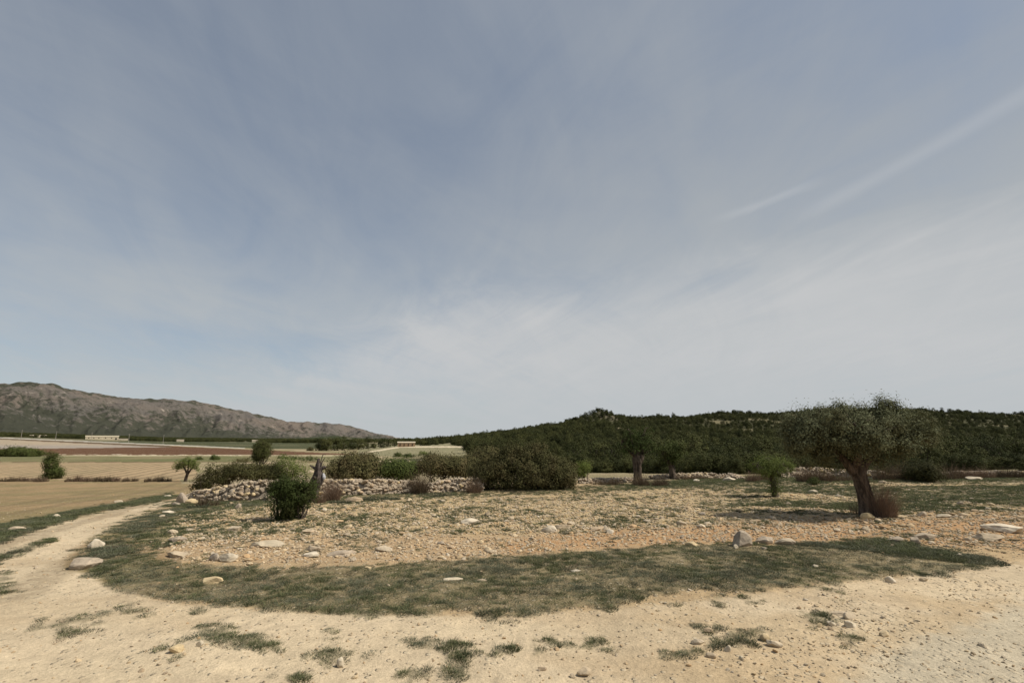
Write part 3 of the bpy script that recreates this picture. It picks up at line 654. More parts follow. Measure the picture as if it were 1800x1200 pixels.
STONES = [ # column, row of the base, width px, height px, material, label, squareness
 (308,979,46,11,'stone','long flat pale slab on the tan strip right of the pair of path boulders'),
 (397,987,32,18,'stonew','whitish wedge-shaped stone just right of the flat slab above the green band'),
 (376,985,22,14,'stoneg','grey stone leaning against the whitish wedge-shaped stone'),
 (365,1027,42,14,'stoney','flat tan stone lying inside the left part of the green band'),
 (140,999,56,22,'stoneg','large grey lichened boulder lying beside the dirt track at the corner of the green'),
 (162,963,30,17,'stonew','white angular rock on the edge of the dirt track'),
 (470,961,58,12,'stonew','longest flat cream slab, tilted, on the bare strip above the green band'),
 (410,934,28,12,'stone','blocky cream stone in the stony field left of the round shrub'),
 (308,953,34,10,'stoneg','low grey stone half sunk in the tan strip left of the cream slab'),
 (547,979,32,9,'stonew','narrow white slab below the brownish stone on the bare strip'),
 (549,969,26,11,'stone','brownish stone just above the narrow white slab'),
 (598,977,48,10,'stoneg','low grey stone half buried right of the narrow white slab'),
 (672,969,32,10,'stone','rounded tan stone in the bare strip halfway to the pale wedge'),
 (540,937,24,10,'stone','small pinkish stone directly below the round green shrub'),
 (645,1000,14,7,'stoney','small yellow stone at the upper edge of the green band'),
 (620,882,32,9,'stone','pale mound-like stone near the grass in front of the wall'),
 (828,921,38,12,'stonew','pale wedge of rock standing alone in the middle of the stony field'),
 (857,907,10,9,'stone','small upright stone behind the pale wedge of rock'),
 (968,936,30,14,'stonew','white blocky rock right of centre at the end of the stony field'),
 (988,929,30,9,'stone','flat tan rock touching the back of the white blocky rock'),
 (1050,933,30,9,'stone','low brown stone on the reddish soil right of the white blocky rock'),
 (1308,960,34,30,'stoneg','tall rounded grey boulder standing at the edge of the green band'),
 (1294,965,11,9,'stonew','little white stone at the foot of the tall grey boulder'),
 (1350,956,34,14,'stoneg','dark blocky stone just right of the tall grey boulder'),
 (1386,958,36,13,'stone','pale stone pointing right beyond the dark blocky stone'),
 (1216,960,24,9,'stoney','yellowish stone at the upper edge of the green band left of the tall boulder'),
 (1345,966,14,5,'stone','tiny flat stone in the green below the dark blocky stone'),
 (1163,919,14,8,'stoney','rounded ochre stone in the stony field before the red soil'),
 (1200,923,18,8,'stone','first of two similar pale stones on the red soil edge, left of the other'),
 (1236,928,18,7,'stone','second of two similar pale stones on the red soil edge, right of the other'),
 (1236,905,14,6,'stoneg','small grey stone behind the two similar pale stones'),
 (1330,918,26,7,'stone','flat tan stone at the tip of the olive tree shadow'),
 (1528,912,24,12,'stoney','rounded tan stone at the foot of the olive trunk'),
 (1632,948,40,13,'stone','long pale rock with shaded side on the red soil right of the olive'),
 (1612,955,20,13,'stoneg','grey block touching the left end of the long pale rock'),
 (1582,952,36,10,'stoneg','dark low rock left of the grey block at the edge of the green'),
 (1748,950,46,13,'stone','curved pale slab resting on the red soil near the right border'),
 (1776,936,66,15,'stonew','largest cream slab, at the right border of the view'),
 (1660,910,28,9,'stonew','pale flat stone right of the olive tree among green weeds'),
 (1625,908,18,10,'stone','tilted stone between the olive tree and the pale flat stone'),
 (1590,912,16,9,'stoney','small round stone right of the reddish twig clump'),
 (1718,988,4,3,'stone','tiny stone on the sparse right end of the green band'),
 (1690,978,14,7,'stonew','white pebble-like stone on the right end of the green band'),
 (1435,998,14,7,'stonew','white stone lying within the right half of the green band'),
 (1568,1024,16,12,'stonew','white tilted shard at the lower edge of the green band on the right'),
 (1626,1020,16,7,'stone','pinkish stone right of the white tilted shard'),
 (307,1147,26,14,'stoney','rounded ochre stone among the left weed patches of the foreground'),
 (349,1136,13,10,'stonew','small white round stone between two weed patches'),
 (598,1172,14,19,'stonew','upright white stone in the middle weed patch of the foreground'),
 (1028,1188,28,15,'stone','half dark stone alone near the bottom edge of the view'),
 (953,1178,16,8,'stone','small pinkish stone below the middle weed patches'),
 (1347,1127,18,14,'stoney','ochre stone at the right end of the large dark weed patch'),
 (1363,1137,28,13,'stone','pinkish stone right below the ochre stone'),
 (1281,1145,14,12,'stonew','white stone just below the large dark weed patch'),
 (1248,1112,20,9,'stone','pale stone above the large dark weed patch'),
 (1228,1132,26,8,'stone','flat pale stone left of the large dark weed patch'),
 (1252,1157,18,10,'stone','pale grey stone below the left end of the large dark weed patch'),
 (1304,1158,9,6,'stonew','tiny white stone below the large dark weed patch'),
 (1463,1100,14,10,'stonew','white stone at the right end of the small weed patch'),
 (1442,1101,10,7,'stoney','small yellow stone below the small weed patch'),
 (1497,1087,24,12,'stone','brown-sided stone right of the small weed patch, the upper of two'),
 (1497,1103,26,14,'stonew','pale stone with dark side right of the small weed patch, the lower of two'),
 (1556,1118,18,10,'stoney','tan stone farther right on the gravel'),
 (1480,1080,30,5,'stone','thin flat pale stone behind the small weed patch'),
 (795,1021,36,6,'stonew','narrow pale slab in the middle of the green band'),
 (845,1022,22,5,'stone','small brownish slab right of the narrow pale slab in the green band'),
 (1012,1005,18,5,'stonew','little pale flat stone in the green band below the red soil'),
 (293,902,26,5,'stonew','thin white slab beside the bend of the dirt track'),
 (96,910,15,8,'stonew','white stone in the grass verge left of the dirt track'),
 (20,932,30,7,'stone','pale flat stone in the grass verge at the left border'),
 (206,883,15,5,'stonew','small pale stone in the verge farther along the track'),
 (293,873,14,5,'stonew','pale stone where the verge meets the end of the wall'),
 (417,893,15,9,'stoneg','round grey stone in front of the dry stone wall'),
 (317,884,26,22,'stoneg','grey round boulder at the lower end of the dry stone wall'),
 (334,886,20,12,'stoney','leaning yellowish rock beside the grey round boulder'),
 (308,889,16,8,'stoneg','low grey rock at the foot of the grey round boulder'),
 (775,957,14,7,'stoneg','dark stone on the bare strip left of the pale wedge'),
 (845,955,12,8,'stoney','red-brown stone on the bare strip'),
 (775,982,12,6,'stoney','small rusty stone close above the green band'),
 (683,1031,8,5,'stone','small pebble in the green band left of the slab'),
 (1283,845,22,9,'stonew','pale flat boulder at the back edge of the stony field'),
 (1225,846,12,5,'stonew','small white stone at the back edge of the field'),
 (1430,866,18,6,'stonew','flat white stone behind the olive tree, left of its trunk'),
 (1475,873,14,6,'stonew','small white rock left of the olive trunk'),
 (1718,843,26,6,'stonew','flat white stone at the far right edge of the field'),
 (1555,849,16,5,'stone','low stone behind the reddish twig clump'),
]
def build_stones():
    for i, (X, Y, w, h, mk, lab) in enumerate(STONES):
        p = at(X, Y); s = pxsize(p, w); hh = pxsize(p, h)
        sub = 4 if w > 20 else 3
        depth = s*(.55+.3*random.random())
        me = rock_mesh('stone', s*1.05, max(depth, hh*.8), hh*1.3, 100+i, MAT[mk], sub, 7 if h > 25 else 13, .07)
        o = link('stone', me, None, (p.x, p.y+depth*.3, hz(p.x, p.y+depth*.3)+hh*.22))
        o.rotation_euler = (random.uniform(-.08, .08), random.uniform(-.09, .09), random.uniform(-.35, .35))
        tag(o, lab, 'stone')
build_stones()
# loose middle-sized stones, each its own object
def build_loose():
    protos = [rock_mesh('loose_stone', 1, .8, .6, 500+k, MAT['gravel' if k % 2 else 'stone'], 2, 8, .06) for k in range(10)]
    n = 0; k = 0
    while n < 215 and k < 20000:
        k += 1
        X = random.uniform(250, 1800); Y = random.uniform(862, 1000)
        p = at(X, Y) if False else None
        r = ray(X, Y); t = CAM_H/-r[2]; x, y = r[0]*t, r[1]*t
        if math.hypot(x, y) > 21: continue
        mk = masks(np.array([x]), np.array([y]))
        if mk['path'][0] > .3 or random.random() > .25+.9*mk['field'][0]+.8*mk['strip'][0]-mk['band'][0]: continue
        s = random.uniform(.075, .17)*(1.15 if y > 10 else .8)
        o = link('loose_stone', protos[n % 10], None, (x, y, hz(x, y)+s*.13)); o.scale = (s, s, s*random.uniform(.6, 1.1))
        o.rotation_euler = (random.uniform(-.3, .3), random.uniform(-.3, .3), random.uniform(0, 6.28))
        tag(o, 'fist-sized pale loose stone scattered on the stony field and bare strip', 'stone', 'loose stones scattered over the stony field'); n += 1
    return [o for o in COL.objects if o.name.startswith('loose_stone')][:10]
LOOSE = build_loose()

# ------------------------------------------------------------------ scatter (uncountable stuff only)
def scatter(name, P, rot, scl, protos, kind='stuff'):
    n = len(P); me = bpy.data.meshes.new(name); me.vertices.add(n); me.vertices.foreach_set('co', np.asarray(P, np.float32).ravel())
    for a, t, d in (('rot', 'FLOAT_VECTOR', rot), ('scl', 'FLOAT_VECTOR', scl)):
        q = me.attributes.new(a, t, 'POINT'); q.data.foreach_set('vector', np.ascontiguousarray(d, np.float32).ravel())
    q = me.attributes.new('idx', 'INT', 'POINT'); q.data.foreach_set('value', RNG.integers(0, len(protos), n).astype(np.int32))
    o = link(name, me); o['kind'] = kind
    g = bpy.data.node_groups.new(name, 'GeometryNodeTree')
    g.interface.new_socket('Geometry', in_out='INPUT', socket_type='NodeSocketGeometry'); g.interface.new_socket('Geometry', in_out='OUTPUT', socket_type='NodeSocketGeometry')
    gi = g.nodes.new('NodeGroupInput'); go = g.nodes.new('NodeGroupOutput')
    jn = g.nodes.new('GeometryNodeJoinGeometry')
    for p in protos:
        oi = g.nodes.new('GeometryNodeObjectInfo'); oi.transform_space = 'ORIGINAL'; oi.inputs['Object'].default_value = p; oi.inputs['As Instance'].default_value = True
        L(g, oi.outputs['Geometry'], jn.inputs[0])
    ip = g.nodes.new('GeometryNodeInstanceOnPoints'); L(g, gi.outputs[0], ip.inputs['Points']); L(g, jn.outputs[0], ip.inputs['Instance'])
    ip.inputs['Pick Instance'].default_value = True
    def na(nm, dt):
        a = g.nodes.new('GeometryNodeInputNamedAttribute'); a.data_type = dt; a.inputs['Name'].default_value = nm; return a.outputs['Attribute']
    L(g, na('idx', 'INT'), ip.inputs['Instance Index'])
    e2r = g.nodes.new('FunctionNodeEulerToRotation'); L(g, na('rot', 'FLOAT_VECTOR'), e2r.inputs[0]); L(g, e2r.outputs[0], ip.inputs['Rotation'])
    L(g, na('scl', 'FLOAT_VECTOR'), ip.inputs['Scale'])
    L(g, ip.outputs[0], go.inputs[0])
    md = o.modifiers.new('scatter', 'NODES'); md.node_group = g
    return o
def fan_points(n, r0, r1, a0, a1, rng, power=1.0):
    """more points near the camera so that density falls with distance"""
    u = rng.random(n); r = (r0**power+(r1**power-r0**power)*u)**(1/power); a = rng.uniform(a0, a1, n)
    return np.sin(a)*r, np.cos(a)*r

def build_gravel():
    rng = np.random.default_rng(3)
    x, y = fan_points(260000, 2.2, 33, R(-52), R(54), rng, .58)
    k = masks(x, y)
    dens = .05*k['path']+.35*k['field']+.30*k['strip']+.10*(1-k['path'])*(k['X'] > 300)+.06*(1-k['path'])
    dens += k['path']*.17*sstep(900, 1250, k['X'])*sstep(-.1, .12, k['n1'])*(1-k['grayr']*.85)
    dens *= (1-.7*k['band'])
    dens[(k['X'] < 300) & (k['path'] < .4)] = .03
    keep = rng.random(len(x)) < dens
    x, y = x[keep], y[keep]; d = k['d'][keep]; fieldm = (k['field']+k['strip'])[keep]
    print('gravel', len(x))
    s = np.exp(rng.normal(-4.05, .42, len(x)))*(1+.9*np.clip(fieldm, 0, 1))*(1+.3*(d > 10)); s = np.clip(s, .006, .075)
    z = H(x, y)+s*.12
    P = np.stack((x, y, z), 1); rot = rng.random((len(x), 3))*np.array((.5, .5, 6.28))
    scl = s[:, None]*np.stack((np.ones(len(x)), .7+.5*rng.random(len(x)), .6+.5*rng.random(len(x))), 1)
    scatter('gravel', P, rot, scl, LOOSE[:10])
build_gravel()

# ------------------------------------------------------------------ low ground cover
def make_tuft(name, label, loc, mat, n, rad, h, wd, seed, lean=.9, group=None):
    rng = np.random.default_rng(seed); me = blades('tuft', n, rad, h, lean, wd, MAT[mat], rng, 2)
    o = link(name, me, None, loc); return tag(o, label, 'weed', group)
TU = []
tspec = [('mat', 70, .07, .030, .007, 900, 1040), ('mat', 60, .06, .022, .008, 600, 1060), ('mat', 80, .08, .040, .006, 500, 1040), ('matb', 50, .07, .026, .005, 1180, 1036), ('matg', 60, .05, .045, .006, 1250, 990), ('matb', 45, .06, .034, .005, 1330, 1030)]
labs = ['low grey-green mat weed at the middle of the green band', 'very low grey-green weed at the lower edge of the green band', 'taller grey-green weed tuft in the left of the green band', 'withered brown weed tuft at the ragged lower edge of the band',
        'fresh green grass tuft in the right half of the green band', 'dry brownish weed tuft at the lower right edge of the band']
for (mk, n, rad, h, wd, X, Y), lb in zip(tspec, labs):
    TU.append(make_tuft('weed_tuft', lb, at(X, Y), mk, n, rad, h, wd, 40+X))
def build_cover():
    rng = np.random.default_rng(5)
    x, y = fan_points(290000, 2.2, 33, R(-54), R(56), rng, .95)
    k = masks(x, y); g = k['green']
    keep = rng.random(len(x)) < g**1.1*np.where(k['field'] > .5, .8, 1.0)*(.6+.4*sstep(-.2, .05, k['n3']+k['n2']*.7))
    keep &= k['d'] < 33
    x, y = x[keep], y[keep]; g = g[keep]; d = k['d'][keep]; kk = {a: b[keep] for a, b in k.items()}
    print('cover', len(x))
    z = H(x, y)-.004
    s = (.6+.55*rng.random(len(x)))*(.5+.6*g)*(1+.5*(d > 10))
    hs = s*(.38+.72*fbm(x*1.7, y*1.7, 61, 3))
    rot = np.stack((np.zeros(len(x)), np.zeros(len(x)), rng.random(len(x))*6.28), 1)
    gr = sstep(.40, .72, fbm(x*2.2, y*2.2, 63, 3))*.8+kk['patch']*.4+kk['field']*.9+kk['edge']+kk['verge']*.4
    isg = rng.random(len(x)) < np.clip(gr, 0, .9)*.62
    br = (~isg) & (rng.random(len(x)) < .10+.30*sstep(.5, .65, fbm(x*1.1+9, y*1.1, 65, 3)))
    P = np.stack((x, y, z), 1); sc = np.stack((s, s, hs), 1)
    a = ~(isg | br)
    scatter('ground_cover', P[a], rot[a], sc[a], TU[:3]); scatter('grass', P[isg], rot[isg], sc[isg], [TU[4]])
    scatter('withered_ground_cover', P[br], rot[br], sc[br], [TU[3], TU[5]])
build_cover()

# ------------------------------------------------------------------ dry stone wall
def build_wall(name, label, pts, seed, dens=1.0, nmax=300, smin=.07, smax=.215, width=.9):
    """pts: list of (column, base row, top row)"""
    rng = np.random.default_rng(seed)
    B = [at(a, b) for a, b, c in pts]; Hh = [pxsize(p, b-c)*.86 for p, (a, b, c) in zip(B, pts)]
    e = empty(name, B[0], label, 'stone wall')
    bx = np.array([p.x for p in B]); by = np.array([p.y+width*.5 for p in B]); s = np.concatenate(([0], np.cumsum(np.hypot(np.diff(bx), np.diff(by)))))
    # core heap
    ns = max(int(s[-1]/.12), 8); st = np.linspace(0, s[-1], ns); cx = np.interp(st, s, bx); cy = np.interp(st, s, by); ch = np.interp(st, s, Hh)
    ch = ch*(.9+.25*fbm(st*1.6, st*0+seed, seed, 3))
    q = np.linspace(-1, 1, 15); V = []
    for i in range(ns):
        prof = (1-np.abs(q)**2.6)
        hh = ch[i]*prof*.95-.05
        V.append(np.stack((cx[i]+0*q, cy[i]+q*width*.5, hz(cx[i], cy[i])+hh+(fbm(q*5+i*.7, q*0+i*.9, 7, 2)-.5)*.08), 1))
    V = np.vstack(V)-np.array(B[0]); i = np.arange(ns-1)[:, None]; j = np.arange(14)[None, :]
    Q = np.stack((i*15+j, (i+1)*15+j, (i+1)*15+j+1, i*15+j+1), -1).reshape(-1, 4)[:, ::-1]
    link('rubble_core', mesh_np('rubble_core', V, Q, [MAT['stonewall']], False), e)
    protos = [rock_mesh('stone', 1, .8, .7, seed*10+k, MAT['stonewall' if k % 7 else 'stoney'], 2, 9, .06) for k in range(9)]
    n = int(s[-1]*95*dens); cand = []
    for k in range(n):
        u = rng.random()*s[-1]; q = (rng.random()*2-1)
        q = -abs(q) if rng.random() < .78 else q
        x = np.interp(u, s, bx); y0 = np.interp(u, s, by); h = np.interp(u, st, ch)
        z = h*(1-abs(q)**2.6)*.92
        if rng.random() < .22 and abs(q) < .6: z = h*(.9+.1*rng.random())
        sz = smin+(smax-smin)*rng.random()**1.8
        if z < .1: sz *= .8
        cand.append((sz, x+rng.normal()*.03, y0+q*width*.5, hz(x, y0)+z, q))
    cand.sort(key=lambda c: -c[0]*(1.4 if c[4] < .2 else .5))
    for k, (sz, x, y, z, q) in enumerate(cand[:nmax]):
        o = link('stone', protos[k % 9], e, (x-B[0].x, y-B[0].y, z-B[0].z)); o.scale = (sz*1.2, sz, sz*(.6+.5*rng.random()))
        o.rotation_euler = (rng.normal()*.3, rng.normal()*.3, rng.random()*6.28)
    rest = cand[nmax:]
    if rest:
        Vs, Fs, off = [], [], 0; V0, F0 = ICO[1]
        for (sz, x, y, z, q) in rest:
            v = V0*(1+rng.normal(size=(len(V0), 1))*.16)*np.array((sz*.6, sz*.5, sz*.4)); a = rng.random()*6.28
            Rm = np.array(((math.cos(a), -math.sin(a), 0), (math.sin(a), math.cos(a), 0), (0, 0, 1)))
            Vs.append(v@Rm.T+np.array((x, y, z))-np.array(B[0])); Fs.append(F0+off); off += len(V0)
        o = link('rubble', mesh_np('rubble', np.vstack(Vs), np.vstack(Fs), [MAT['stonewall']], False), e); o['kind'] = 'stuff'
    return e
build_wall('stone_wall', 'long tumbled dry stone wall from the dirt track to the big dark bush', [(318,880,872),(345,882,860),(400,882,850),(440,880,842),(520,878,841),(570,873,843),(640,870,843),(700,868,843),(745,867,850),(790,865,842),(850,863,840)], 3, 1.6)
build_wall('stone_wall', 'low line of rubble stones between the big dark bush and the pollarded tree', [(1020,850,842),(1060,849,840),(1110,847,840),(1135,846,841)], 5, .6, 40, .08, .2)
build_wall('stone_wall', 'low rubble stones between the two pollarded trees and the sapling', [(1150,842,836),(1200,842,833),(1250,840,832),(1290,842,832),(1310,842,836)], 6, .6, 60, .08, .24)
build_wall('stone_wall', 'collapsed stone wall behind the brown scrub left of the olive trunk', [(1375,839,827),(1420,839,821),(1470,839,822),(1510,840,825),(1560,841,828)], 7, .7, 80, .08, .24)
build_wall('stone_wall', 'low stone wall behind the brown scrub at the far right', [(1640,838,832),(1700,838,828),(1760,837,827),(1830,837,827),(1900,837,830)], 8, .45, 50, .08, .24)

# ------------------------------------------------------------------ trees
def gnarled(paths, sides, seed, amp=.18):
    rng = np.random.default_rng(seed); out = []
    for pts, rad in paths:
        pts = np.array(pts, float); n = len(pts); th = np.arange(sides)*2*math.pi/sides
        r = np.zeros((n, sides))
        ph = rng.random(3)*6.28
        for i in range(n):
            t = i/max(n-1, 1)
            r[i] = rad[i]*(1+amp*(.6*np.sin(3*th+ph[0]+t*2.5)+.45*np.sin(5*th+ph[1]-t*3)+.3*np.sin(8*th+ph[2]+t*4)+.5*rng.normal(size=sides)*.35))
        out.append((pts, r))
    return tube(out, sides)
def resample(pts, rad, n):
    pts = np.array(pts, float); s = np.concatenate(([0], np.cumsum(np.linalg.norm(np.diff(pts, axis=0), axis=1)))); u = np.linspace(0, s[-1], n)
    f = lambda v: np.interp(u, s, v)
    P = np.stack([f(pts[:, i]) for i in range(3)], 1); r = f(np.array(rad, float))
    for _ in range(2): P[1:-1] = (P[:-2]+2*P[1:-1]+P[2:])/4; r[1:-1] = (r[:-2]+2*r[1:-1]+r[2:])/4
    return P, r
def limb_tree(name, label, loc, trunk, limbs, blobs, nc, per, sig, ln, wd, leaf, bark, seed, twigs=60, extra=None, amp=.2, sides=14, cat='tree', shell=.35, group=None, stubs=()):
    rng = np.random.default_rng(seed); e = empty(name, loc, label, cat, group)
    ps = [resample(*trunk, 26)]
    V, Q = gnarled(ps, sides, seed, amp); link('trunk', mesh_np('trunk', V, Q, [MAT[bark]], True), e)
    for lp in limbs:
        V, Q = gnarled([resample(*lp, 14)], 9, seed+1, amp*.7); link('limb', mesh_np('limb', V, Q, [MAT[bark]], True), e)
    me, Cc = leaf_cloud('crown', blobs, nc, per, sig, ln, wd, MAT[leaf], rng, shell, extra=extra)
    link('crown', me, e)
    tips = np.array([np.array(l[0][-1]) for l in limbs]+[np.array(trunk[0][-1])])
    ends = Cc[rng.choice(len(Cc), min(twigs, len(Cc)), replace=False)]; tp = []
    for q in ends:
        s = tips[np.argmin(((tips-q)**2).sum(1))]; tp.append((curve(s, q, .08, 6, rng), np.linspace(.016, .004, 6)))
    if tp:
        V, Q = tube(tp, 4); link('twigs', mesh_np('twigs', V, Q, [MAT[bark]], True), e)
    return e
# olive, the largest tree (base at 1528, 908)
p = at(1530, 908)
k = pxsize(p, 1)       # metres per photo pixel there
def ox(X, Y, dy=0.0): return ((X-1530)*k, dy, (908-Y)*k)
trunk = ([ox(1530, 915), ox(1529, 900), ox(1527, 880), ox(1524, 860), ox(1521, 840), ox(1518, 822), ox(1515, 812)], [k*18, k*14, k*11.8, k*11, k*11.5, k*13.5, k*12])
limbs = [([ox(1512, 832), ox(1500, 815), ox(1486, 800), ox(1465, 785), ox(1448, 770, -.3)], [k*9, k*8, k*6.5, k*4.5, k*2.5]),
         ([ox(1520, 832), ox(1534, 814), ox(1550, 798), ox(1572, 782, .2), ox(1600, 765, .4)], [k*9.5, k*8, k*6.5, k*4.5, k*2.5]),
         ([ox(1516, 830), ox(1516, 808, .2), ox(1522, 785, .45), ox(1530, 760, .6)], [k*8, k*7, k*5, k*2.5]),
         ([ox(1514, 828), ox(1508, 806, -.25), ox(1502, 780, -.5), ox(1498, 755, -.6)], [k*7, k*6, k*4, k*2])]
blobs = []
for (X, Y, rx, ry, dy, rd) in [(1440,768,38,32,-.2,.6),(1425,752,32,28,0,.5),(1415,770,24,26,-.1,.5),(1450,742,34,22,.1,.6),(1630,758,26,24,-.2,.5),(1475,745,38,34,-.3,.7),(1480,780,34,26,.2,.6),(1520,746,42,30,.2,.8),(1515,780,36,26,-.5,.6),(1560,750,40,32,-.1,.8),(1560,780,34,24,.3,.6),(1600,752,34,32,0,.7),(1622,772,26,22,.1,.5),(1592,778,26,18,-.3,.5),(1640,765,16,14,0,.3),(1405,752,14,26,0,.3),(1535,795,30,12,0,.5),(1455,800,20,14,0,.4),(1512,762,26,24,-.5,.4),(1490,790,30,14,-.4,.4),(1420,785,20,20,0,.4)]:
    c = ox(X, Y, dy); blobs.append((*c, rx*k, rd, ry*k))
ex = [ox(X+random.uniform(-3, 3), Y+random.uniform(-2, 2), random.uniform(-.1, .1)) for X, Y in [(1572,706),(1574,712),(1588,712),(1596,710),(1604,714),(1571,718),(1578,722),(1398,735),(1396,748),(1396,760),(1399,772),(1500,714),(1495,718),(1460,726),(1464,722),(1400,780),(1402,790),(1655,775),(1652,765),(1662,770),(1530,716),(1545,718),(1440,728),(1620,728),(1630,735),(1455,812),(1465,818),(1480,822),(1560,815),(1585,805),(1600,800)] for _ in range(2)]
limb_tree('olive_tree', 'old olive tree with thick dark trunk and wide grey-green crown on the right', p, trunk, limbs, blobs, 520, 92, .085, .068, .021, 'olive', 'bark', 11, 110, ex, .16, 20, shell=.25)

# pollarded green tree at 1122
p = at(1122, 848); k = pxsize(p, 1)
def mk(cx, by):
    return lambda X, Y, dy=0.0: ((X-cx)*k, dy, (by-Y)*k)
f_ = mk(1122, 848)
limb_tree('pollarded_tree', 'pollarded tree with split dark trunk and sparse bright green shoots right of the big bush', p,
  ([f_(1122,852), f_(1121,840), f_(1122,825), f_(1122,810), f_(1121,800)], [k*9, k*7.5, k*7, k*7.5, k*5]),
  [([f_(1124,815), f_(1129,806), f_(1131,800)], [k*6, k*5.5, k*4.5]), ([f_(1120,804), f_(1116,790), f_(1113,772), f_(1108,755)], [k*3.5, k*2.2, k*1.3, k*.7]), ([f_(1122,804), f_(1128,785), f_(1136,765), f_(1141,752)], [k*3, k*2, k*1.2, k*.7]), ([f_(1118,803), f_(1104,790), f_(1096,775)], [k*2.6, k*1.6, k*.8])],
  [(*f_(1108,765), k*12, .35, k*14), (*f_(1118,785), k*22, .5, k*13), (*f_(1138,762), k*11, .35, k*15), (*f_(1140,785), k*18, .4, k*12), (*f_(1125,772), k*16, .4, k*16), (*f_(1100,790), k*13, .4, k*10)],
  120, 26, .09, .075, .035, 'green', 'bark', 21, 40, None, .2, 12, shell=.3)
p = at(1183, 842); k = pxsize(p, 1); f_ = mk(1183, 842)
limb_tree('pollarded_tree', 'smaller gnarled tree with dark trunk and thin dull crown against the pine wood', p,
  ([f_(1184,845), f_(1183,835), f_(1181,822), f_(1179,812)], [k*7, k*5.5, k*5, k*5]),
  [([f_(1179,815), f_(1172,806), f_(1168,798)], [k*3.5, k*2.5, k*1.2]), ([f_(1180,815), f_(1187,803), f_(1192,792)], [k*3.5, k*2.2, k*1])],
  [(*f_(1170,795), k*16, .5, k*14), (*f_(1190,790), k*18, .5, k*15), (*f_(1180,805), k*16, .4, k*8)], 110, 30, .11, .09, .04, 'shrub', 'bark', 22, 30, None, .25, 10)
# leafy small tree at 1360
p = at(1362, 873); k = pxsize(p, 1); f_ = mk(1362, 873)
limb_tree('almond_tree', 'small yellow-green tree with leaf-clad trunk standing left of the olive', p,
  ([f_(1363,877), f_(1362,868), f_(1361,856), f_(1360,845), f_(1358,836)], [k*7, k*5, k*4, k*3.5, k*2.5]),
  [([f_(1359,842), f_(1348,828), f_(1336,815)], [k*2, k*1.3, k*.6]), ([f_(1360,842), f_(1370,826), f_(1384,815)], [k*2, k*1.3, k*.6]), ([f_(1359,840), f_(1358,822), f_(1354,806)], [k*2, k*1.2, k*.6])],
  [(*f_(1342,822), k*20, .45, k*13), (*f_(1375,820), k*21, .45, k*13), (*f_(1356,812), k*24, .5, k*11), (*f_(1360,832), k*28, .45, k*9), (*f_(1393,822), k*10, .25, k*8)], 230, 30, .07, .05, .018, 'yellow', 'bark', 23, 60,
  [f_(1362+random.uniform(-9, 9), Y, random.uniform(-.12, .12)) for Y in (868, 864, 860, 856, 852, 848, 844, 866, 862, 858) for _ in range(3)], .2, 10)
# almond at 325 beyond the wall
p = at(326, 846); k = pxsize(p, 1); f_ = mk(326, 846)
limb_tree('almond_tree', 'bright green almond tree with forked trunk by the furrowed field at the left', p,
  ([f_(326,848), f_(326,840), f_(328,832)], [k*3.4, k*2.5, k*2.4]),
  [([f_(328,834), f_(322,824), f_(316,814)], [k*1.8, k*1.3, k*.6]), ([f_(328,834), f_(334,824), f_(340,815)], [k*1.8, k*1.3, k*.6]), ([f_(328,832), f_(328,820), f_(327,812)], [k*1.4, k*1, k*.5])],
  [(*f_(314,817), k*12, k*10, k*9), (*f_(338,817), k*11, k*10, k*9), (*f_(326,813), k*13, k*12, k*8), (*f_(308,822), k*6, k*6, k*5), (*f_(345,820), k*6, k*6, k*6)], 120, 26, k*1.8, k*2.0, k*.9, 'almond', 'bark', 24, 50, None, .15, 9)

# dead grey trunk at 553
p = at(553, 882); k = pxsize(p, 1); f_ = mk(553, 882)
e = empty('dead_tree', p, 'dead grey hollow tree stump with broken top standing before the stone wall', 'tree stump')
V, Q = gnarled([resample([f_(553,886), f_(552,872), f_(552,858), f_(554,850), f_(556,842), f_(556,832), f_(555,822), f_(555,815)], [k*7.5, k*6.5, k*6.5, k*10, k*10.5, k*7.5, k*5.5, k*4], 26)], 18, 5, .28); link('trunk', mesh_np('trunk', V, Q, [MAT['barkgrey']], True), e)
for pts, rad in [([f_(554,824), f_(554,814), f_(555,807)], [k*4.2, k*2.8, k*1.8]), ([f_(552,826), f_(545,822), f_(540,819)], [k*3, k*2, k*.9]), ([f_(560,826), f_(566,822), f_(569,823)], [k*4, k*3, k*1.6]), ([f_(560,820), f_(562,812), f_(566,806)], [k*1.6, k*1, k*.5]), ([f_(558,818), f_(560,808), f_(562,799), f_(567,801)], [k*1.2, k*.8, k*.6, k*.4])]:
    V, Q = gnarled([resample(pts, rad, 10)], 8, 9, .2); link('broken_branch', mesh_np('broken_branch', V, Q, [MAT['barkgrey']], True), e)
V, Q = gnarled([resample([f_(567,844,-.05), f_(568,839,-.06), f_(566,833,-.05)], [k*1.5, k*3.4, k*1.6], 8)], 8, 12, .2); o = link('bare_wood', mesh_np('bare_wood', V, Q, [MAT['barkpale']], True), e); o['label'] = 'pale bleached patch of bare wood'
V, Q = gnarled([resample([f_(551,838,-.13), f_(557,843,-.15), f_(563,839,-.12)], [k*1.5, k*4, k*1.5], 8)], 8, 15, .3); link('burl', mesh_np('burl', V, Q, [MAT['bark']], True), e)

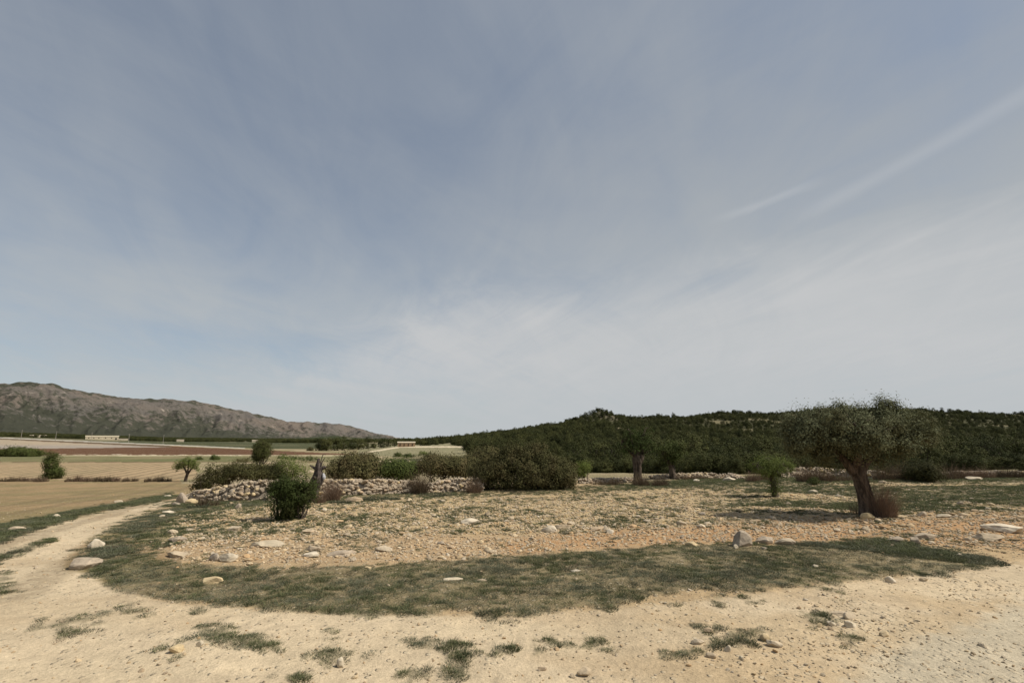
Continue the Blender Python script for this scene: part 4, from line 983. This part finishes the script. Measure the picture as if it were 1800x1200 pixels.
# ------------------------------------------------------------------ bushes
def pb(cx, by, items):       # blobs given in photo pixels round (cx, by)
    def f(p):
        k = pxsize(p, 1); return [((X-cx)*k, dy, (by-Y)*k, rx*k, rd, ry*k) for (X, Y, rx, ry, dy, rd) in items]
    return f
def bush_px(name, label, X, Y, items, nc, per, sig, ln, wd, mat, seed, back=0.0, d=None, **kw):
    p = at(X, Y) if d is None else on(X, d)
    by = Y if d is None else float(project(p.x, p.y, p.z)[1])
    b = pb(X, by if d is not None else Y, items)(p); q_ = 1+back/p.y; p2 = Vector((p.x*q_, p.y*q_, hz(p.x*q_, p.y*q_)))
    return bush(name, label, kw.pop('cat', 'bush'), p2, b, nc, per, sig, ln, wd, mat, seed, **kw)
bush_px('round_shrub', 'dense round dark green shrub in the stony field before the wall', 507, 918, [(507,876,40,32,0,.45),(486,868,26,22,.1,.35),(530,866,26,24,0,.35),(508,860,28,12,0,.35),(482,862,16,12,0,.25),(508,900,24,20,0,.32),(507,909,21,9,0,.3),(535,880,14,16,0,.25)], 330, 44, .055, .045, .02, 'shrub', 31, back=.35, up=.5, nst=40, shell=.3)
bush_px('large_bush', 'largest dark olive-brown bush at the centre, ending the stone wall', 920, 866,
  [(835,840,22,20,0,.7),(1000,835,22,20,.2,.7),(850,836,30,24,0,.9),(880,825,36,30,.3,1.1),(905,812,34,24,.4,1.0),(940,812,36,24,.5,1.0),(925,838,44,28,-.2,1.1),(965,828,34,28,.2,1.0),(990,838,30,26,0,.9),(1008,846,16,18,0,.6),(870,850,34,16,-.3,.7),(975,850,34,14,-.3,.7),(838,852,16,12,0,.5),(945,795,18,10,.5,.5),(893,795,20,10,.5,.5),(925,856,60,10,-.3,.6)], 900, 52, .10, .075, .034, 'holm', 32, back=1.2, nst=60, r0=.03)
bush_px('bush', 'low rounded brown-green bush spilling over the left end of the stone wall', 400, 870, [(352,848,18,16,0,.5),(375,836,28,18,.3,.7),(405,828,30,14,.5,.8),(430,828,20,12,.6,.7),(350,860,14,10,0,.4)], 260, 44, .10, .08, .035, 'holm', 33, back=1.4)
bush_px('bush', 'mixed green bush behind the wall left of the dead stump', 470, 868, [(450,832,20,14,0,.7),(475,830,26,16,0,.8),(495,835,18,12,0,.6)], 180, 42, .11, .085, .035, 'holm', 34, back=2.2)
bush_px('sapling_tree', 'loose bright green sapling rising behind the wall left of the dead stump', 508, 868, [(498,813,16,10,0,.6),(518,820,20,11,0,.6),(505,830,22,8,0,.6),(532,828,11,8,0,.4),(484,816,10,7,0,.4)], 80, 20, .15, .085, .035, 'yellow', 35, back=3.0, cat='sapling')
bush_px('bush', 'dark brown-green bush right behind the dead stump', 620, 868, [(590,822,18,18,0,.9),(612,812,22,18,.3,1.0),(640,812,24,16,.3,1.0),(625,830,40,14,0,1.0),(655,825,20,16,0,.9)], 420, 46, .13, .10, .042, 'holm', 36, back=3.5)
bush_px('bush', 'lighter green bush behind the middle of the wall', 700, 866, [(680,826,24,14,0,.9),(705,824,26,14,0,.9),(722,830,20,12,0,.8)], 260, 42, .13, .09, .04, 'green', 37, back=3.6)
bush_px('bush', 'olive-brown bush behind the wall, touching the big dark bush', 775, 864, [(748,822,20,16,0,.9),(775,824,26,16,0,.9),(805,826,24,16,0,.9),(828,830,16,14,0,.7)], 340, 44, .13, .10, .042, 'holm', 38, back=3.6)
bush_px('bush', 'brown bush with thin top in front of the pine wood behind the wall', 850, 862, [(845,812,24,18,0,1.1),(825,822,20,14,0,1),(868,805,20,14,0,1)], 240, 44, .15, .11, .045, 'holm', 39, back=6.0)
bush_px('sapling_tree', 'yellow-green sapling at the right end of the big dark bush', 1024, 848, [(1020,828,14,12,0,.5),(1030,822,9,9,0,.4)], 70, 28, .09, .07, .03, 'almond', 40, back=1.5, cat='sapling')
bush_px('columnar_shrub', 'upright bright green shrub between the two tan fields at the left', 101, 844, [(96,805,9,10,0,.5),(98,820,12,16,0,.7),(110,832,12,10,0,.6),(98,838,12,8,0,.6)], 260, 30, .13, .12, .055, 'shrub', 41, d=62, nst=20)
bush_px('hedge', 'long low dark green thicket at the left border beyond the furrowed field', 40, 802, [(10,798,14,6,0,2.5),(28,794,13,7,0,2.5),(48,796,12,6,0,2.5),(64,797,10,5,0,2.2)], 420, 36, .35, .34, .15, 'shrub', 42, d=165, nst=20, r0=.05, cat='hedge')
# lone pine and shrubs beyond
bush_px('pine_tree', 'lone compact dark pine standing on a terrace beyond the wall', 462, 812, [(461,788,15,11,0,1.3),(466,797,12,10,0,1.2),(455,802,11,9,0,1.1),(462,783,11,7,0,1)], 420, 34, .20, .20, .075, 'pine', 43, d=88, nst=18, r0=.06, cat='tree')
for (X, Y, w, h, d, mt, lb) in [(377,808,8,8,105,'green','small green bush on the terrace left of the lone pine'), (425,812,16,7,80,'holm','low brown bush left of the lone pine'), (500,806,16,8,85,'green','fresh green low bush right of the lone pine'),
        (520,808,22,8,80,'green','wide fresh green bush on the terrace behind the dead stump'), (545,810,18,9,75,'green','green bush directly behind the top of the dead stump'), (545,792,7,6,180,'holm','small dark bush on the brown field near the pine row'),
        (648,806,14,7,95,'green','small green bush on the rising field'), (700,802,12,6,130,'shrub','dark little bush below the rising field'), (720,803,14,6,120,'green','light bush below the rising field'), (745,800,13,7,120,'yellow','yellowish bush below the right end of the rising field'),
        (758,804,20,9,90,'holm','brown bush below the right end of the rising field'), (350,808,5,3,120,'shrub','tiny bush on the green strip behind the almond tree')]:
    bush_px('bush', lb, X, Y, [(X-w*.35, Y-h*.35, w*.5, h*.6, 0, w*.004*d*.3), (X+w*.35, Y-h*.3, w*.5, h*.5, 0, w*.004*d*.3), (X, Y-h*.6, w*.5, h*.5, 0, w*.004*d*.3)], 90, 26, .0011*d*1.2, .0012*d, .0006*d, mt, 60+X, d=None)

# reddish and brown dry scrub
def scrub(name, label, X, Y, w, h, n, seed, mat='brown', back=0, lean=.45, wd=None, group=None):
    p = at(X, Y); k = pxsize(p, 1); p = Vector((p.x, p.y+back, hz(p.x, p.y+back)))
    rng = np.random.default_rng(seed); 
    subs = max(1, int(w/h*1.2)); Vs, Qs, Ts, off = [], [], [], 0
    for q in range(subs):
        hs_ = h*k*(rng.uniform(.6, 1.0) if subs > 1 else 1.0); cx_ = 0 if subs == 1 else (q/(subs-1)-.5)*w*k*.62+rng.normal()*w*k*.04
        b_ = blades('b', max(n//subs, 20), max(w*k*.42/subs**.6, h*k*.3), hs_, lean*1.2, wd or max(.006, k*.45), MAT[mat], rng, 3, .34, 1.0)
        co = np.zeros(len(b_.vertices)*3, np.float32); b_.vertices.foreach_get('co', co); co = co.reshape(-1, 3)+np.array((cx_, rng.normal()*w*k*.08, 0))
        lp = np.zeros(len(b_.loops), np.int32); b_.loops.foreach_get('vertex_index', lp); tt_ = np.zeros(len(b_.vertices), np.float32); b_.attributes['tint'].data.foreach_get('value', tt_)
        Vs.append(co); Qs.append(lp.reshape(-1, 4)+off); Ts.append(tt_); off += len(co); bpy.data.meshes.remove(b_)
    me = mesh_np(name, np.vstack(Vs), np.vstack(Qs), [MAT[mat]], False, {'tint': ('FLOAT', np.concatenate(Ts))})
    o = link(name, me, None, (p.x, p.y, p.z-.02)); return tag(o, label, 'dry shrub', group)
scrub('twig_clump', 'reddish brown twig clump growing against the right side of the olive trunk', 1552, 909, 52, 56, 1600, 71, lean=.42)
scrub('twig_clump', 'thin dry twigs on the left side of the olive trunk', 1503, 903, 18, 26, 130, 72, lean=.5)
scrub('dry_scrub', 'rusty brown scrub at the foot of the pollarded green tree', 1143, 854, 52, 24, 1500, 73)
scrub('dry_scrub', 'reddish dry scrub right of the dead stump', 584, 880, 30, 34, 900, 74)
scrub('dry_scrub', 'low reddish scrub before the base of the dead stump', 562, 884, 24, 20, 500, 75)
scrub('dry_scrub', 'tall brown twiggy scrub in the gap of the stone wall', 738, 868, 34, 36, 900, 76)
scrub('dry_scrub', 'brown grass clump at the foot of the left part of the wall', 367, 889, 34, 18, 700, 77)
scrub('dry_scrub', 'brown scrub at the left foot of the big dark bush', 833, 866, 30, 22, 700, 78)
scrub('dry_scrub', 'low greyish scrub between the big bush and the pollarded tree', 1070, 852, 60, 12, 900, 79)
scrub('dry_scrub', 'low brown scrub right of the smaller gnarled tree', 1215, 842, 54, 13, 900, 80)
scrub('dry_scrub', 'dark brown scrub around the small yellow-green tree', 1340, 846, 44, 20, 1000, 81, back=.3)
scrub('dry_scrub', 'rounded brown scrub on the collapsed wall left of the olive trunk', 1430, 846, 60, 24, 1600, 82)
scrub('dry_scrub', 'brown scrub close behind the olive trunk, left side', 1478, 846, 40, 18, 900, 83)
scrub('dry_scrub', 'wide greyish brown scrub right behind the olive twig clump', 1575, 842, 62, 26, 1500, 84)
scrub('dry_scrub', 'brown scrub in the row at the right, next to the dark green bush', 1665, 841, 60, 22, 1300, 85)
scrub('dry_scrub', 'brown scrub in the row near the right border', 1720, 840, 60, 20, 1300, 86)
scrub('dry_scrub', 'brown scrub at the right border of the view', 1780, 840, 60, 18, 1300, 87)
bush_px('bush', 'dark green bush in the brown scrub row right of the olive tree', 1625, 846, [(1620,830,24,13,0,.7),(1635,832,16,11,0,.5)], 220, 40, .10, .07, .03, 'holm', 88)
bush_px('bush', 'small dark bush at the front of the scrub left of the olive', 1430, 852, [(1430,845,9,6,0,.25)], 40, 26, .05, .04, .02, 'shrub', 89)
for i, (X, w) in enumerate([(8,34),(28,30),(48,30),(72,26),(128,18),(140,20),(162,22),(178,22),(196,26),(212,20),(230,18),(268,20),(288,18)]):
    scrub('dry_grass_clump', ['brown grass clump in the dry strip left of the upright shrub','brown grass clump in the dry strip between the upright shrub and the almond tree'][X > 101], X, 846, w*1.1, 9, 420, 900+i, lean=.35,
          wd=.03, group='brown grass clumps along the field edge')
for i, (X, Y, w, h, n) in enumerate([(350,892,50,7,900),(430,890,70,8,1300),(600,884,60,7,1100),(680,878,60,7,1100),(770,872,70,8,1200),(640,880,40,10,700)]):
    scrub('grass_tuft', ['grey-green grass along the left foot of the stone wall', 'grey-green grass along the right foot of the stone wall'][X > 560], X, Y, w, h, n, 950+i, mat='mat', lean=.5, wd=.012, group=['grass along the left foot of the wall', 'grass along the right foot of the wall'][X > 560])
# white marker-like stones along the far field edges
wproto = rock_mesh('boundary_stone', 1, .8, .7, 77, MAT['stonew'], 2, 7, .05); rr = np.random.default_rng(8)
for i in range(34):
    X = 110+i*9.5+rr.normal()*3; p = at(X, 798.6+X*.004+rr.normal()*.3)
    o = link('boundary_stone', wproto, None, p); s = .5+.5*rr.random(); o.scale = (s*1.8, s, s*.7); o.rotation_euler.z = rr.random()*3
    tag(o, 'small white heap of stones in the line between brown field and green strip', 'stone', 'white stones along the far field edge')
for i, (X, Y, w) in enumerate([(500,832,12),(520,826,16),(545,830,20),(528,838,14),(470,815,18),(480,822,12),(560,820,14),(690,812,20),(718,812,16),(745,812,24),(755,818,12)]):
    p = at(X, Y); s = pxsize(p, w)
    o = link('rubble_heap', rock_mesh('rubble_heap', s, s*.7, s*.4, 300+i, MAT['stone'], 3, 6, .14), None, p); o.rotation_euler.z = i
    tag(o, ['pale rubble heap on the terraces behind the left part of the wall', 'pale rubble heap below the rising field behind the wall'][X > 600], 'rubble heap', 'pale rubble heaps on the terraces')

# ------------------------------------------------------------------ pine wood
def pine_mesh(seed, wd, ht, flat_=.8):
    rng = np.random.default_rng(seed); nb = rng.integers(4, 7); bl = []
    for i in range(nb):
        a = rng.random()*6.28; r = wd*.27*rng.random()**.5; z = ht*(.24+.50*rng.random()); s = wd*(.20+.13*rng.random())
        bl.append((math.cos(a)*r, math.sin(a)*r, z, s, s, s*flat_*.75))
    bl.append((0, 0, ht*.74, wd*.33, wd*.33, ht*.18)); bl.append((0, 0, ht*.38, wd*.38, wd*.38, ht*.30)); bl.append((0, 0, ht*.15, wd*.36, wd*.36, ht*.14))
    rngl = np.random.default_rng(seed+5)
    return leaf_cloud('pine_crown', bl, 90, 30, wd*.055, wd*.058, wd*.028, MAT['pine'], rngl, .6, tsd=.13)[0]
PINES = [pine_mesh(200+i, 4.6+.5*(i % 3), 4.6+.6*(i % 4)) for i in range(7)]
def trunk_mesh(seed):
    rng = np.random.default_rng(seed); c = curve((0, 0, -.4), (rng.normal()*.2, rng.normal()*.2, 3.4), .05, 6, rng)
    V, Q = tube([(c, np.linspace(.17, .07, 6))]+[(curve(c[3], c[3]+np.array((math.cos(a), math.sin(a), 1.0))*1.2, .05, 4, rng), np.linspace(.07, .03, 4)) for a in (0.5, 2.6, 4.6)], 6)
    return mesh_np('pine_trunk', V, Q, [MAT['barkp']], True)
PTR = [trunk_mesh(i) for i in range(3)]
def build_wood():
    rng = np.random.default_rng(17)
    n = 130000; r = np.exp(rng.uniform(math.log(58), math.log(1000), n)); a = rng.uniform(R(-14), R(52), n)
    # thin log-uniform sampling towards even area density far out
    keep = rng.random(n) < np.clip((r/1000)**.9*1.1+.05, 0, 1); r, a = r[keep], a[keep]
    x, y = np.sin(a)*r, np.cos(a)*r; z = Hs(x, y); X, Y = project(x, y, z)
    ok = (X > 700)
    lim = 792+np.clip(330-r, 0, 300)*.22+(fbm(x/14, y/14, 46, 3)-.5)*40
    ok &= ~((X < lim) & (r < 330))                                # rising field stays open
    ok &= ~((X < 745) & (r < 420))
    ok &= ~((r < 90) & (X < 840)); ok &= ~((r < 135) & (X < 1000))
    ok &= ~((r < 75) & (X > 1640))
    clear = (fbm(x/38, y/38, 97, 3) > .69) & (np.hypot(x-92, y-480) > 80)
    ok &= ~(clear & (r > 110)); 
    x, y, z, r, X = x[ok], y[ok], z[ok], r[ok], X[ok]
    # keep apart
    order = np.argsort(r); cell = {}; sel = []
    for i in order:
        md_ = 3.5+1.8*rng.random() if r[i] < 250 else 3.1+1.7*rng.random()
        ci, cj = int(x[i]//5), int(y[i]//5); bad = False
        for di in (-1, 0, 1):
            for dj in (-1, 0, 1):
                for q in cell.get((ci+di, cj+dj), ()):
                    if (x[i]-x[q])**2+(y[i]-y[q])**2 < md_*md_: bad = True; break
                if bad: break
            if bad: break
        if bad: continue
        cell.setdefault((ci, cj), []).append(i); sel.append(i)
    print('pines', len(sel))
    sz = .45+.62*rng.random(len(sel))**1.3; out = []
    for q, i in enumerate(sel): out.append((sz[q]*5/r[i], i, sz[q]*(1.0 if r[i] > 160 else .92)))
    out.sort(key=lambda t: -t[0])
    single, rest = out[:290], out[290:]; crowns = []
    for q, (_, i, s) in enumerate(single):
        s *= min(1.0, .72+r[i]/420)
        e = empty('pine_tree', (x[i], y[i], z[i]), 'dark green rounded pine among its like along the near edge of the wooded hill', 'tree', 'pines along the near edge of the wooded hill', rng.random()*6.28)
        e.scale = (s, s, s*(.85+.3*rng.random()))
        c = link('crown', PINES[q % 7], e); link('trunk', PTR[q % 3], e)
        if q < 7: crowns.append(c)
    idx = np.array([i for _, i, _ in rest]); s = np.array([q for _, _, q in rest])
    P = np.stack((x[idx], y[idx], z[idx]-.3), 1); rot = np.stack((0*s, 0*s, rng.random(len(s))*6.28), 1)
    sc = np.stack((s, s, s*(.8+.35*rng.random(len(s)))), 1)
    scatter('far_pine_wood', P, rot, sc, crowns)
    nu = 11000; ru = rng.uniform(29, 150, nu); au = rng.uniform(R(-9), R(50), nu); xu, yu = np.sin(au)*ru, np.cos(au)*ru; zu = Hs(xu, yu)
    Xu, Yu = project(xu, yu, zu); ok = (Xu > 800) & ((ru > 46) | (Xu > 1140) & (ru > 32)) & ~((Xu < 860) & (ru > 90)) & ((fbm(xu/7, yu/7, 44, 3) > .47) | (ru > 95))
    xu, yu, zu = xu[ok], yu[ok], zu[ok]; su = .10+.22*rng.random(len(xu))**1.6
    scatter('undergrowth', np.stack((xu, yu, zu-.1), 1), np.stack((0*su, 0*su, rng.random(len(su))*6.28), 1), np.stack((su*1.3, su*1.3, su), 1), crowns)
    # wood belt below the mountain and on the low hill
    m_ = 26000; X2 = rng.uniform(-250, 720, m_); d2 = rng.uniform(700, 4200, m_)
    az = np.arctan2((X2-900)/F, CP+.194*SP); x2, y2 = np.sin(az)*d2, np.cos(az)*d2; g = fbm(x2/90, y2/45, 95, 4)
    z2 = Hs(x2, y2); Yp = project(x2, y2, z2)[1]
    ok = (g < .58) & (Yp < 769+X2*.043-1) & ~((X2 > 0) & (X2 < 460) & (d2 < 1000))
    x2, y2, z2, d2 = x2[ok], y2[ok], z2[ok], d2[ok]; s2 = (.7+.6*rng.random(len(x2)))*(1+.35*(d2 > 2000))
    P = np.stack((x2, y2, z2-.8), 1); rot = np.stack((0*s2, 0*s2, rng.random(len(s2))*6.28), 1)
    scatter('far_valley_wood', P, rot, np.stack((s2*1.3, s2*1.3, s2), 1), crowns)
    return crowns
CROWNS = build_wood()
# row of pines in the middle distance, left of the rising field
rng = np.random.default_rng(91)
rowp = [(563,794,26,250),(575,795,25,245),(590,795,24,250),(603,795,22,255),(618,794,20,262),(632,792,20,270),(645,790,19,280),(658,788,17,290),(670,786,16,300),(682,783,14,320),(694,781,13,340),(743,783,17,330),(754,784,12,340),(765,784,10,345),(778,784,11,345)]
for q, (X, Y, h, d) in enumerate(rowp):
    p = on(X, d); hh = pxsize(p, h)*.95
    e = empty('pine_tree', p, ('tallest round pine beside the tan building' if q == 11 else 'dark pine of the row left of the tan building beyond the fields' if q < 11 else 'small dark pine right of the tallest round pine'), 'tree', None if q == 11 else ('pine row left of the tan building' if q < 11 else 'small pines right of the tan building'), rng.random()*6)
    s = hh/4.9; e.scale = (s*1.25, s*1.25, s); link('crown', PINES[q % 7], e); link('trunk', PTR[q % 3], e)

# ------------------------------------------------------------------ low wooded hill in front of the mountain
def low_hill():
    X = np.linspace(430, 720, 60); az = np.arctan2((X-900)/F, CP+.194*SP); top = np.interp(X, [430,500,560,590,620,660,720], [776,771,767.5,766,768,772,778]); T = np.linspace(0, 1, 16)
    V = []
    for a, tp, XX in zip(az, top, X):
        r_ = ray(XX, tp); zt = CAM_H+r_[2]/math.hypot(r_[0], r_[1])*1700
        for t in T:
            d = 1450+500*t; V.append((math.sin(a)*d, math.cos(a)*d, -6+(zt+6)*math.sin(t*math.pi)**.8))
    V = np.array(V); i = np.arange(59)[:, None]; j = np.arange(15)[None, :]; Q = np.stack((i*16+j, (i+1)*16+j, (i+1)*16+j+1, i*16+j+1), -1).reshape(-1, 4)[:, ::-1]
    m_, t, out = newmat('low_hill_scrub'); tcx = t.nodes.new('ShaderNodeTexCoord')
    n = NOISE(t, tcx.outputs['Object'], .02, 6, .7); BSDF(t, out, MIX(t, MAPR(t, n, .58, .68), MIX(t, NOISE(t, tcx.outputs['Object'], .15, 4), (.022, .03, .014), (.055, .062, .03)), (.26, .21, .15)), 1, n, 1, 8, .05)
    o = link('hills', mesh_np('hills', V, Q, [m_], True)); o['kind'] = 'structure'
low_hill()

# ------------------------------------------------------------------ far buildings
def plain(name, col, rough=.9):
    m_, t, out = newmat(name); tcx = t.nodes.new('ShaderNodeTexCoord'); n = NOISE(t, tcx.outputs['Object'], .8, 5, .6)
    BSDF(t, out, MIX(t, 1.0, col, RAMP(t, n, [(.3, .8), (.7, 1.12)]), 'MULTIPLY'), rough, n, .3, .05); return m_
MAT['plaster'] = plain('cream_render', (.46, .40, .29)); MAT['tanwall'] = plain('tan_rubble_masonry', (.27, .19, .12)); MAT['roof'] = plain('faded_tile_roof', (.40, .33, .25)); MAT['dark'] = plain('dark_opening', (.03, .025, .02)); MAT['wood'] = plain('grey_pole_wood', (.30, .27, .23))
def box(x0, x1, y0, y1, z0, z1):
    V = [(x, y, z) for x in (x0, x1) for y in (y0, y1) for z in (z0, z1)]
    return np.array(V, float), np.array([(0, 1, 3, 2), (4, 6, 7, 5), (0, 4, 5, 1), (2, 3, 7, 6), (0, 2, 6, 4), (1, 5, 7, 3)])
def building(name, label, X, d, wpx, hpx, wall, roofm, openings, seed, flat_roof=False, rz=0.0):
    p = on(X, d); w = pxsize(p, wpx); h = pxsize(p, hpx); dp = max(w*.22, h*1.2)
    e = empty(name, p, label, 'building', None, -math.atan2(p.x, p.y)+rz)
    V, Q = box(-w/2, w/2, -dp/2, dp/2, -1.5, h*.78); link('wall', mesh_np('wall', V, Q, [MAT[wall]]), e)
    ov = h*.06; z0 = h*.78+.01; zt = h if not flat_roof else h*.86
    V = np.array([(-w/2-ov, -dp/2-ov, z0), (w/2+ov, -dp/2-ov, z0), (w/2+ov, dp/2+ov, z0), (-w/2-ov, dp/2+ov, z0), (-w/2-ov, 0, zt), (w/2+ov, 0, zt)])
    me = bpy.data.meshes.new('roof'); me.from_pydata([tuple(v) for v in V], [], [(0, 1, 5, 4), (2, 3, 4, 5), (0, 4, 3), (1, 2, 5), (3, 2, 1, 0)]); me.materials.append(MAT[roofm]); link('roof', me, e)
    for (u, v, ow_, oh, nm) in openings:
        V, Q = box(w*u-w*ow_/2, w*u+w*ow_/2, -dp/2-.12, -dp/2+.05, h*v, h*(v+oh)); link(nm, mesh_np(nm, V, Q, [MAT['dark']]), e)
    return e
win = [(u, .30, .035, .22, 'window') for u in (-.4, -.25, -.1, .1, .28)]+[(.42, .0, .05, .45, 'door')]
building('farm_building', 'long cream farm building at the foot of the mountain, the widest', 179, 900, 46, 7.2, 'plaster', 'plaster', win, 1)
building('farm_building', 'low pale shed right of the long cream farm building', 214, 930, 17, 3.2, 'plaster', 'roof', win[1:4], 2)
building('farm_building', 'tiny cream building farther right below the mountain', 317, 950, 11, 4, 'plaster', 'roof', win[1:3], 3)
building('farm_building', 'small pale house among the trees at the far left', 60, 1150, 14, 4.5, 'plaster', 'roof', win[1:4], 4)
building('farm_building', 'small house in the trees between the far left house and the long building', 78, 1250, 10, 4, 'plaster', 'roof', win[1:3], 5)
building('farm_building', 'small house above the lone pine at the field edge', 448, 900, 9, 4, 'plaster', 'roof', win[1:3], 6)
building('tan_building', 'low wide tan stone building with pale roof at the top of the rising field', 714.5, 315, 30, 9, 'tanwall', 'plaster', [(u, .15, .05, .4, 'opening') for u in (-.35, -.12, .12, .35)], 7)
# wooden poles on the pale strip
pm_ = mesh_np('pole', *tube([([(0, 0, -.5), (0, 0, 4), (0, 0, 8)], [.16, .14, .11])], 8), [MAT['wood']], True); V, Q = box(-.9, .9, -.06, .06, 7.3, 7.5); cm_ = mesh_np('crossarm', V, Q, [MAT['wood']])
for X in (36, 97, 160, 226, 287):
    p = on(X, 560); e = empty('utility_pole', p, 'thin distant utility pole in the line across the pale field', 'utility pole', 'utility poles across the pale field'); link('pole', pm_, e); link('crossarm', cm_, e)
print('objects', len(COL.objects), 'tris', sum(len(m.polygons) for m in bpy.data.meshes))
